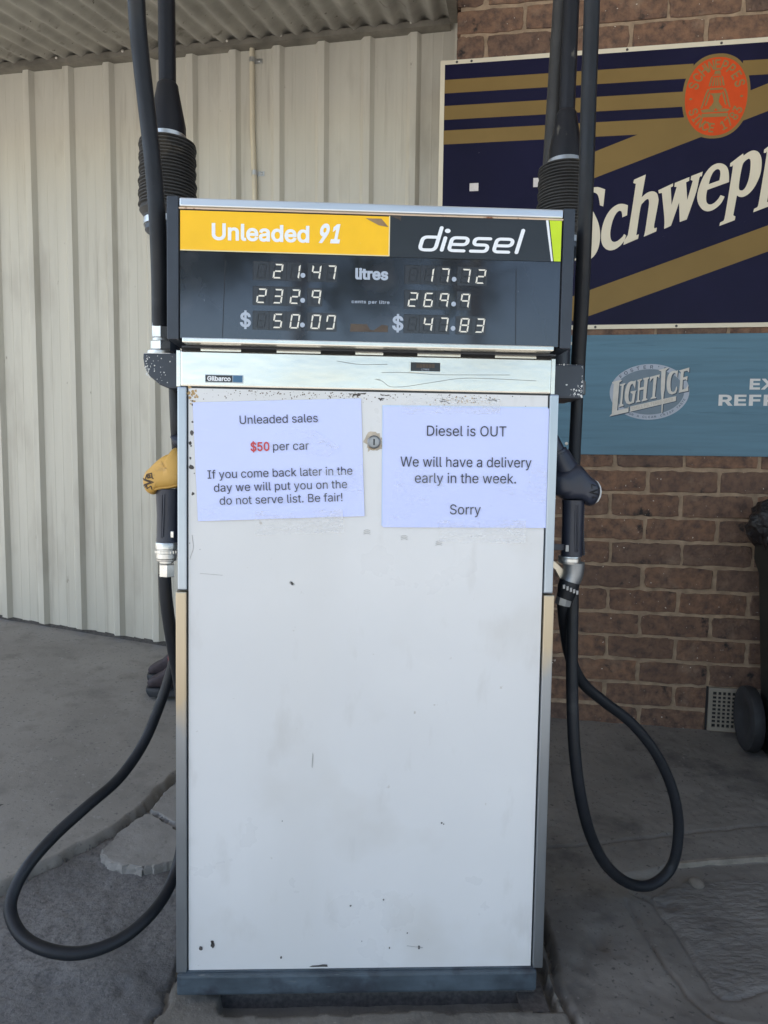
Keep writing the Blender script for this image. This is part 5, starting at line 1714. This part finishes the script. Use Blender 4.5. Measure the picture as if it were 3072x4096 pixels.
def nozzle_right():
    Y = 0.08
    k = lambda x, y: (lambda p: (p.x, p.z))(at((2150 + x / 2.766) / 1.85172, (1700 + y / 2.766) / 1.85172, Y))
    base = k(330, 1990)
    root = empty('fuel_nozzle', (base[0], Y, base[1]))
    tag(root, 'fuel nozzle in a black cover hanging right of the pump', 'nozzle', 'fuel nozzles')
    out = [k(*p) for p in ((150, 560), (240, 500), (330, 440), (370, 425), (420, 425), (470, 452), (520, 510), (570, 565), (640, 622), (672, 680), (678, 740), (664, 800), (632, 860), (590, 890), (545, 890), (510, 862), (455, 836), (380, 832), (280, 822), (235, 790), (160, 770))]
    out = smooth_loop(out, 60)
    cv = MB().pillow(out, Y, 0.058, 9).build('cover', BLACKRUB, root, smooth=60)
    # neck running up into the pump
    a, b = k(330, 500), k(150, 150)
    d = (a[0] - b[0], a[1] - b[1])
    MB().tube([(b[0], Y, b[1]), (b[0] + d[0] * .42, Y, b[1] + d[1] * .42)], 0.0145, 16).build('spout', BLACKRUB, root, smooth=50)
    MB().tube([(b[0] + d[0] * .40, Y, b[1] + d[1] * .40), (b[0] + d[0] * .50, Y, b[1] + d[1] * .50)], 0.0182, 16).build('collar', BLACKRUB, root, smooth=50)
    MB().tube([(b[0] + d[0] * .49, Y, b[1] + d[1] * .49), (b[0] + d[0] * 1.0, Y, b[1] + d[1] * 1.0)], [0.0200, 0.0235], 16).build('neck', BLACKRUB, root, smooth=50)
    # white cap edge on the nose
    cap = [k(*p) for p in ((630, 612), (655, 640), (676, 685), (684, 735), (676, 790), (655, 838), (628, 862))]
    MB().tube([(x + .0002, Y, z) for x, z in cap], [0.0016, 0.0034, .0044, .0046, .0044, .0034, .0016], 10).build('nose_cap', WHITE_VINYL, root, smooth=50)
    t = MB()
    yl = Y - 0.0272

    def line(pts):
        fine = []
        for (xa, za), (xb, zb) in zip(pts[:-1], pts[1:]):
            fine += [(xa + (xb - xa) * i / 5, za + (zb - za) * i / 5) for i in range(5)]
        fine.append(pts[-1])
        t.tube([(x, skin_y((x, z), out, Y, 0.058, 9) - .0002, z) for x, z in fine], 0.0008, 6)
    line([k(640, 700), k(520, 740), k(640, 772)])
    line([k(622, 712), k(548, 740), k(622, 762)])
    line([k(548, 700), k(545, 650), k(590, 668)])
    line([k(560, 810), k(560, 785), k(595, 800), k(596, 790)])
    t.build('lettering', mat('moulded_mark_dark', (0.008, 0.008, 0.010), 0.6), cv)
    top, bot = k(402, 830), k(398, 1448)
    h = MB().lathe([(0.0215, 0), (0.0205, -0.02), (0.0198, -0.05), (0.0200, -0.085), (0.0205, -(top[1] - bot[1]))], (top[0] - .001, Y, top[1]), (0.0, 0, 1), 24)
    hd = h.build('handle', BLACKRUB, root, smooth=50)
    s = MB()
    for i in range(24):
        f = i / 23
        x, z = k(508 - 8 * math.sin(math.pi * f) + 4 * f, 900 + 530 * f)
        s.lathe([(0.0001, -.0028), (0.0028, -.0012), (0.0028, .0012), (0.0001, .0028)], (x, Y, z), (0, 0, 1), 8)
    for xa, xb in ((415, 430), (440, 458)):
        s.tube([(k(xa, 0)[0], Y - 0.0204, k(0, 875)[1]), (k(xb, 0)[0], Y - 0.0200, k(0, 1390)[1])], 0.0016, 6)
    s.build('grip_rib', BLACKRUB, hd, smooth=40)
    # trigger guard arm and tag
    g = MB().box(k(150, 0)[0], k(322, 0)[0], Y - .012, Y - .004, k(0, 1375)[1], k(0, 1310)[1])
    g.build('lever', BLACKRUB, root, bevel=.0008)
    MB().box(k(318, 0)[0], k(352, 0)[0], Y - .0225, Y - .0200, k(0, 1382)[1], k(0, 1312)[1]).build('lever_tag', DULLMETAL, root)
    Z = lambda y: k(400, y)[1]
    cx = k(402, 0)[0]
    r = MB().lathe([(0.0208, Z(1450)), (0.0212, Z(1462)), (0.0204, Z(1468)), (0.0212, Z(1474)), (0.0212, Z(1505)), (0.0204, Z(1510)), (0.0212, Z(1516)), (0.0208, Z(1528))], (cx, Y, 0), (0, 0, 1), 28)
    r.build('collar_ring', CHROME, root, smooth=30)
    p = [k(402, 1522), k(402, 1580), k(396, 1640), k(380, 1690), k(355, 1740)]
    MB().tube(catmull([(x, Y, z) for x, z in p], 6), [0.0208 - 0.0026 * i / 24 for i in range(25)], 20).build('swivel_elbow', DULLMETAL, root, smooth=50)
    p = [k(358, 1730), k(340, 1790), k(318, 1870), k(300, 1920)]
    MB().tube([(x, Y, z) for x, z in p], [0.0195, 0.0205, 0.0175, 0.0165], 20).build('swivel_nut', RUBBER, root, smooth=30)
    q = MB()
    for i in range(5):
        x, z = k(262 + 36 * i, 1772 + 16 * i - 0)
        q.box(x - .0022, x + .0022, Y - .0215 + abs(i - 2) * .001, Y - .015, z - .004, z + .004)
    q.build('swivel_lug', DULLMETAL, root, bevel=.0005)
    p = [k(300, 1900), k(278, 1990)]
    MB().tube([(x, Y, z) for x, z in p], 0.0158, 8).build('hose_nut', DULLMETAL, root)
    MB().prism([k(150, 1560), k(205, 1605), k(262, 1712), k(290, 1690), k(315, 1620), k(210, 1520), k(150, 1490)], Y + .004, Y + .016).build('holder_hook', BRASSY, root, bevel=.001)


nozzle_left()
nozzle_right()

# ------------------------------------------------------------------ paper notices


def notice(center, size, ang, lines, label, back):
    root = empty('paper_notice', (center[0], -0.002, center[1]))
    tag(root, label, 'notice')
    a = RAD(ang)

    def add(name, w, h, y, m, dx=0, dz=0, wav=0.0004):
        mb = MB()
        nx, nz_ = 22, 16
        vs, fs = [], []
        for i in range(nx + 1):
            for j in range(nz_ + 1):
                u, v = i / nx - .5, j / nz_ - .5
                edge = max(0, -v - .38) * 0.012 * abs(math.sin(9 * u + 1))
                vs.append((center[0] + u * w + dx, y - wav * (1 + math.sin(7 * u + 4 * v) * .6 + math.sin(13 * v - 5 * u) * .4) - edge, center[1] + v * h + dz))
        for i in range(nx):
            for j in range(nz_):
                p = i * (nz_ + 1) + j
                fs.append((p, p + nz_ + 1, p + nz_ + 2, p + 1))
        mb.add(vs, fs)
        return mb.build(name, m, root, smooth=80)
    if back:
        add('sleeve', size[0], size[1], -0.0006, PAPER_BACK, -0.0022, 0.0028)
    add('sheet', size[0], size[1], -0.0014, PAPER)
    for body, x0, x1, zb, cap, xm, red in lines:
        # turn the measured position into the sheet's own upright axes
        zl = center[1] + (zb - center[1]) * math.cos(a) - (xm - center[0]) * math.sin(a)
        w = (x1 - x0)
        xl = center[0] + (xm - center[0]) * math.cos(a) + (zb - center[1]) * math.sin(a) - w / 2
        text(MB(), body, xl, xl + w, zl, cap, -0.0037, bold=0.018 if red else 0.0).build('lettering', REDINK if red else INK, root)
    # strips of clear tape
    w, h = size
    tw = 0.085
    sx = -0.02 if back else -0.03

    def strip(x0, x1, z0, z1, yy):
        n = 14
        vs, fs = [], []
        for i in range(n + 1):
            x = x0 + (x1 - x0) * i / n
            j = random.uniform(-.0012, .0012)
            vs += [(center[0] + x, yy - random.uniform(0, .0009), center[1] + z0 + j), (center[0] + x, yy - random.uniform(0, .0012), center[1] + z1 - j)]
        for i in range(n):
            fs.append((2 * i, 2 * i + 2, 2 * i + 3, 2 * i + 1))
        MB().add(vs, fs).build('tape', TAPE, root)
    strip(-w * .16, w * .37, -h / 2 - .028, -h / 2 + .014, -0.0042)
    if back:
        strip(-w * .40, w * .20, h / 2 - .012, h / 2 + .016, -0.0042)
    def film(poly):  # patch of painted glare laid over the notice
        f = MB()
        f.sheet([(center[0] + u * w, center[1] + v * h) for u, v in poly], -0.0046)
        f.build('film_glare', FILM, root)
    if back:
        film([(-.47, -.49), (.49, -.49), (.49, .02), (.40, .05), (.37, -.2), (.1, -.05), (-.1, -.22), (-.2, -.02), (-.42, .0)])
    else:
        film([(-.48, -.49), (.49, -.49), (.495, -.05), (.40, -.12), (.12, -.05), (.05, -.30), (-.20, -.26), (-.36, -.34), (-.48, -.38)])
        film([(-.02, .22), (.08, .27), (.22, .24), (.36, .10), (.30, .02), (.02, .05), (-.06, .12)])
    root.rotation_euler = (0, -a, 0)


notice((-0.1597, 1.0085), (0.2968, 0.2100), 2.55, [
    ('Unleaded sales', -0.2299, -0.0921, 1.0735, 0.0147, -0.1610, False),
    ('$50', -0.2106, -0.1772, 1.0238, 0.0150, -0.1939, True),
    ('per car', -0.1709, -0.1075, 1.0262, 0.0147, -0.1392, False),
    ('If you come back later in the', -0.2861, -0.0293, 0.9786, 0.0147, -0.1577, False),
    ('day we will put you on the', -0.2750, -0.0385, 0.9548, 0.0147, -0.1567, False),
    ('do not serve list. Be fair!', -0.2648, -0.0465, 0.9316, 0.0147, -0.1556, False)],
    'tilted white notice reading Unleaded sales with a red price', False)
notice((0.1746, 0.9997), (0.2987, 0.2158), 0.5, [
    ('Diesel is OUT', 0.1028, 0.2459, 1.0566, 0.0180, 0.1743, False),
    ('We will have a delivery', 0.0562, 0.2933, 1.0012, 0.0178, 0.1747, False),
    ('early in the week.', 0.0828, 0.2659, 0.9722, 0.0178, 0.1743, False),
    ('Sorry', 0.1472, 0.2031, 0.9158, 0.0178, 0.1752, False)],
    'white notice in a sleeve reading Diesel is OUT', True)

# ------------------------------------------------------------------ wall vent, bin, shoes, rubble


def vent():
    root = empty('air_vent', (1.37, -0.004, -0.92), WALL)
    tag(root, 'square cream plastic grille low in the brick wall', 'vent')
    x0, x1, z0, z1 = 1.270, 1.470, -0.9215, -0.7640
    y0, y1 = -0.0075, -0.001
    fr = MB()
    ix0, ix1, iz0, iz1 = x0 + .0135, x1 - .0135, z0 + .014, z1 - .014
    fr.box(x0, x1, y0, y1, z0, iz0)
    fr.box(x0, x1, y0, y1, iz1, z1)
    fr.box(x0, ix0, y0, y1, iz0, iz1)
    fr.box(ix1, x1, y0, y1, iz0, iz1)
    fr.build('frame', VENTW, root)
    g = MB()
    nx, nz_ = 11, 9
    px, pz = (ix1 - ix0) / nx, (iz1 - iz0) / nz_
    for i in range(1, nx):
        x = ix0 + px * i
        g.box(x - .0026, x + .0026, y0 + .0006, y1, iz0, iz1)
    for j in range(1, nz_):
        z = iz0 + pz * j
        g.box(ix0, ix1, y0 + .0010, y1, z - .0026, z + .0026)
    g.build('grille', VENTW, root)
    MB().box(ix0, ix1, -0.0022, -0.0018, iz0, iz1).build('dark_backing', BLACKHOLE, root)
    MB().box(x0 - .0085, x0 - .001, -0.0026, 0.0, z0, z1 + .003).build('gap', BLACKHOLE, root)


vent()


def bin_():
    O = Vector((1.665, -0.33, -0.935))
    root = empty('wheelie_bin', O, WALL)
    tag(root, 'black wheelie bin standing against the brick wall at right', 'bin')

    def w(x, y, z):
        return (O.x + x, O.y + y, O.z + z)
    m = MB()
    rings = []
    for hx, hy, z in ((.255, .23, .01), (.262, .235, .12), (.285, .265, .60), (.300, .275, .65), (.300, .275, .71)):
        ring = []
        for sx, sy in ((-1, -1), (1, -1), (1, 1), (-1, 1)):
            for k in range(4):
                a = math.atan2(sy, sx) - math.pi / 4 + math.pi / 2 * k / 3
                ring.append(w(sx * (hx - .04) + .04 * math.cos(a), sy * (hy - .04) + .04 * math.sin(a), z))
        rings.append(ring)
    vs = [p for r in rings for p in r]
    n = 16
    fs = [(i * n + k, i * n + (k + 1) % n, (i + 1) * n + (k + 1) % n, (i + 1) * n + k) for i in range(len(rings) - 1) for k in range(n)]
    fs += [list(range(n))[::-1], [len(vs) - n + k for k in range(n)]]
    m.add(vs, fs)
    m.build('bin_body', BINM, root, smooth=40)
    l = MB()
    vs = [w(-.30, -.30, .712), w(.30, -.30, .712), w(.30, .28, .725), w(-.30, .28, .725), w(-.30, -.30, .742), w(.30, -.30, .742), w(.30, .28, .775), w(-.30, .28, .775)]
    l.add(vs, [(0, 1, 2, 3), (7, 6, 5, 4), (0, 4, 5, 1), (1, 5, 6, 2), (2, 6, 7, 3), (3, 7, 4, 0)])
    l.build('lid', BINM, root, bevel=.012)
    MB().tube([w(-.24, .288, .68), w(.24, .288, .68)], .014, 12).build('handle', BINM, root)
    for sx in (-1, 1):
        b = Vector(w(sx * .300, .20, .112))
        ax = Vector((1, 0, 0)) * sx
        MB().lathe([(0.05, -.022), (0.088, -.022), (0.106, -.016), (0.110, 0.0), (0.106, .016), (0.088, .022), (0.06, .018), (0.05, .012)], b, ax, 36).build('wheel', TYRE, root, smooth=35)
    # a bag spilling over the rim
    bag = MB()
    n1, n2 = 40, 24
    c = Vector((1.410, -0.16, -0.165))
    vs, fs = [], []
    for i in range(n1):
        for j in range(n2):
            th, ph = 2 * math.pi * i / n1, math.pi * (j + .3) / (n2 - .4)
            r = 0.085 * (1 + .10 * math.sin(5 * th + 3 * ph) + .07 * math.sin(11 * th - 7 * ph) + .05 * math.sin(17 * ph + 4 * th))
            vs.append(c + Vector((r * 1.0 * math.sin(ph) * math.cos(th), r * 1.4 * math.sin(ph) * math.sin(th), r * .95 * math.cos(ph))))
    for i in range(n1):
        for j in range(n2 - 1):
            fs.append((i * n2 + j, ((i + 1) % n1) * n2 + j, ((i + 1) % n1) * n2 + j + 1, i * n2 + j + 1))
    bag.add(vs, fs)
    b = bag.build('rubbish_bag', BAGM, origin=c - Vector((0, 0, .08)), smooth=70, frame=WALL)
    tag(b, 'crumpled black rubbish bag bulging over the bin rim', 'bag')


bin_()


def shoes():
    for (px, py, yy, L, lab) in ((318, 1474, 1.40, 0.27, 'dark maroon shoe with a red tab behind the pump'), (316, 1500, 1.29, 0.27, 'black soled shoe in front of the maroon one')):
        p = at(px, py, yy)
        zg = 0.225 - 0.08 * (p.x + .833) + 0.1284 * (yy - 1.742) + .001
        x0 = p.x
        root = empty('shoe', (x0 + L / 2, yy, zg))
        tag(root, lab, 'shoe', 'shoes behind the pump')
        prof = [(x0 + .010, zg + .004), (x0 + .002, zg + .022), (x0 + .004, zg + .034), (x0 + L, zg + .034), (x0 + L, zg + .002), (x0 + .04, zg + .000)]
        MB().pillow(smooth_loop(prof, 60), yy, 0.095, 7, power=.3).build('sole', SHOE_S, root, smooth=50)
        u = [(x0 + .010, zg + .030), (x0 + .006, zg + .048), (x0 + .020, zg + .064), (x0 + .05, zg + .078), (x0 + .09, zg + .118), (x0 + .125, zg + .160), (x0 + .16, zg + .175), (x0 + L - .01, zg + .175), (x0 + L - .005, zg + .03)]
        MB().pillow(smooth_loop(u, 60), yy, 0.088, 9, power=.4).build('upper', SHOE_U, root, smooth=60)
        if 'red tab' in lab:
            MB().box(x0 + .088, x0 + .108, yy - .0445, yy - .030, zg + .085, zg + .118).build('tab', SHOE_R, root, bevel=.003)


shoes()


def rubble():
    P1 = [(-0.646, 0.462), (-0.638, 0.448), (-0.630, 0.435), (-0.615, 0.421), (-0.601, 0.410), (-0.585, 0.400), (-0.571, 0.394), (-0.560, 0.397), (-0.552, 0.394), (-0.526, 0.382), (-0.510, 0.389), (-0.496, 0.393), (-0.466, 0.405), (-0.428, 0.426), (-0.36, 0.45), (-0.36, 0.51),
          (-0.452, 0.531), (-0.472, 0.541), (-0.525, 0.582), (-0.575, 0.621), (-0.600, 0.589), (-0.628, 0.528)]
    P2 = [(-0.572, 0.630), (-0.528, 0.594), (-0.466, 0.550), (-0.36, 0.52), (-0.36, 0.91), (-0.50, 0.91), (-0.524, 0.840), (-0.535, 0.783), (-0.559, 0.711)]
    for poly, z1, lab in ((P1, 0.035, 'broken grey concrete slab with a crumbled front edge beside the hose loop'), (P2, 0.036, 'smaller broken concrete slab wedged behind the crumbled one')):
        rr = random.Random(5)
        dense = []
        for i in range(len(poly)):
            a, b = Vector(poly[i]), Vector(poly[(i + 1) % len(poly)])
            n = max(1, int((b - a).length / 0.008))
            for k in range(n):
                q = a.lerp(b, k / n)
                dense.append((q.x + rr.gauss(0, .0016), q.y + rr.gauss(0, .0016)))
        n = len(dense)
        cx = sum(p[0] for p in dense) / n
        cy = sum(p[1] for p in dense) / n
        mb = MB()
        vs = []
        lv = [(1.0, 0.0), (1.0, .30), (0.996, .50), (0.990, .68), (0.980, .84), (0.962, .95), (0.94, 1.0)]
        for s, f in lv:
            for x, y in dense:
                slope = 0.10 * max(0, y - .42)
                q = (vnoise(np.array(x + f * .04), np.array(y - f * .03), 60, 3) * 0.010 + vnoise(np.array(x + f * .3), np.array(y + f * .2), 190, 5) * 0.006) * (1 if f < 1 else .5)
                vs.append((cx + (x - cx) * s + q, cy + (y - cy) * s + q * .6, -0.012 + (z1 + .012 + slope) * f + (rr.gauss(0, .0012) if f < 1 else 0)))
        fs = [(i * n + k, i * n + (k + 1) % n, (i + 1) * n + (k + 1) % n, (i + 1) * n + k) for i in range(6) for k in range(n)]
        fs.append([6 * n + k for k in range(n)])
        mb.add(vs, fs)
        o = mb.build('concrete_fragment', BROKEN, origin=(cx, cy, 0.0))
        tag(o, lab, 'concrete slab', 'broken concrete slabs')
    p = (0.806, 0.335, 0.012)
    o = MB().lathe([(0.014, 0), (0.018, .004), (0.017, .009), (0.010, .012), (0.0005, .0125)], p, (0.1, -.2, 1), 14).build('stone', STONE, origin=p, smooth=50)
    tag(o, 'small flat round stone lying by the right hose loop', 'stone')


rubble()


def trees():
    """gum trees across the forecourt that show as reflections in the dark display"""
    rnd = random.Random(11)
    for (x, y, h, lab) in ((-6.5, -17, 11.5, 'tall gum tree across the forecourt at left'), (-1.4, -15, 10.5, 'gum tree with a forked trunk across the forecourt'), (2.9, -17, 12.0, 'broad gum tree straight across the forecourt'), (8.5, -15, 9.5, 'shorter gum tree across the forecourt at right')):
        root = empty('gum_tree', (x, y, -0.03))
        tag(root, lab, 'tree', 'gum trees across the forecourt')
        t = MB()
        t.tube(catmull([(x, y, -.1), (x + .15, y, h * .25), (x + .1, y + .1, h * .5), (x + .5, y, h * .85)], 6), [0.24 - 0.009 * i for i in range(19)], 10)
        for k in range(5):
            a = rnd.uniform(0, 6.28)
            z0 = h * rnd.uniform(.3, .55)
            t.tube(catmull([(x + .12, y, z0), (x + math.cos(a) * 1.0, y + math.sin(a), z0 + 1.2), (x + math.cos(a) * 1.9, y + math.sin(a) * 1.9, z0 + 2.2)], 5), [0.11 - .008 * i for i in range(11)], 8)
        t.build('trunk', BARK, root, smooth=50)
        c = MB()
        cl = [(x + rnd.gauss(0, 1.5), y + rnd.gauss(0, 1.5), h * rnd.uniform(.46, 1.0), rnd.uniform(.5, 1.2)) for _ in range(17)]
        for (a, b, z, r) in cl:
            for _ in range(260):
                d = Vector((rnd.gauss(0, 1), rnd.gauss(0, 1), rnd.gauss(0, .7)))
                p = Vector((a, b, z)) + d * r * .55
                u = Vector((rnd.gauss(0, 1), rnd.gauss(0, 1), rnd.gauss(0, 1))).normalized() * rnd.uniform(.10, .20)
                v = u.orthogonal().normalized() * rnd.uniform(.04, .08)
                c.add([p - u, p + v, p + u, p - v], [(0, 1, 2, 3)])
        c.build('crown', LEAF, root)


trees()
for o in list(scene.objects):
    if '_o' in o:
        del o['_o']
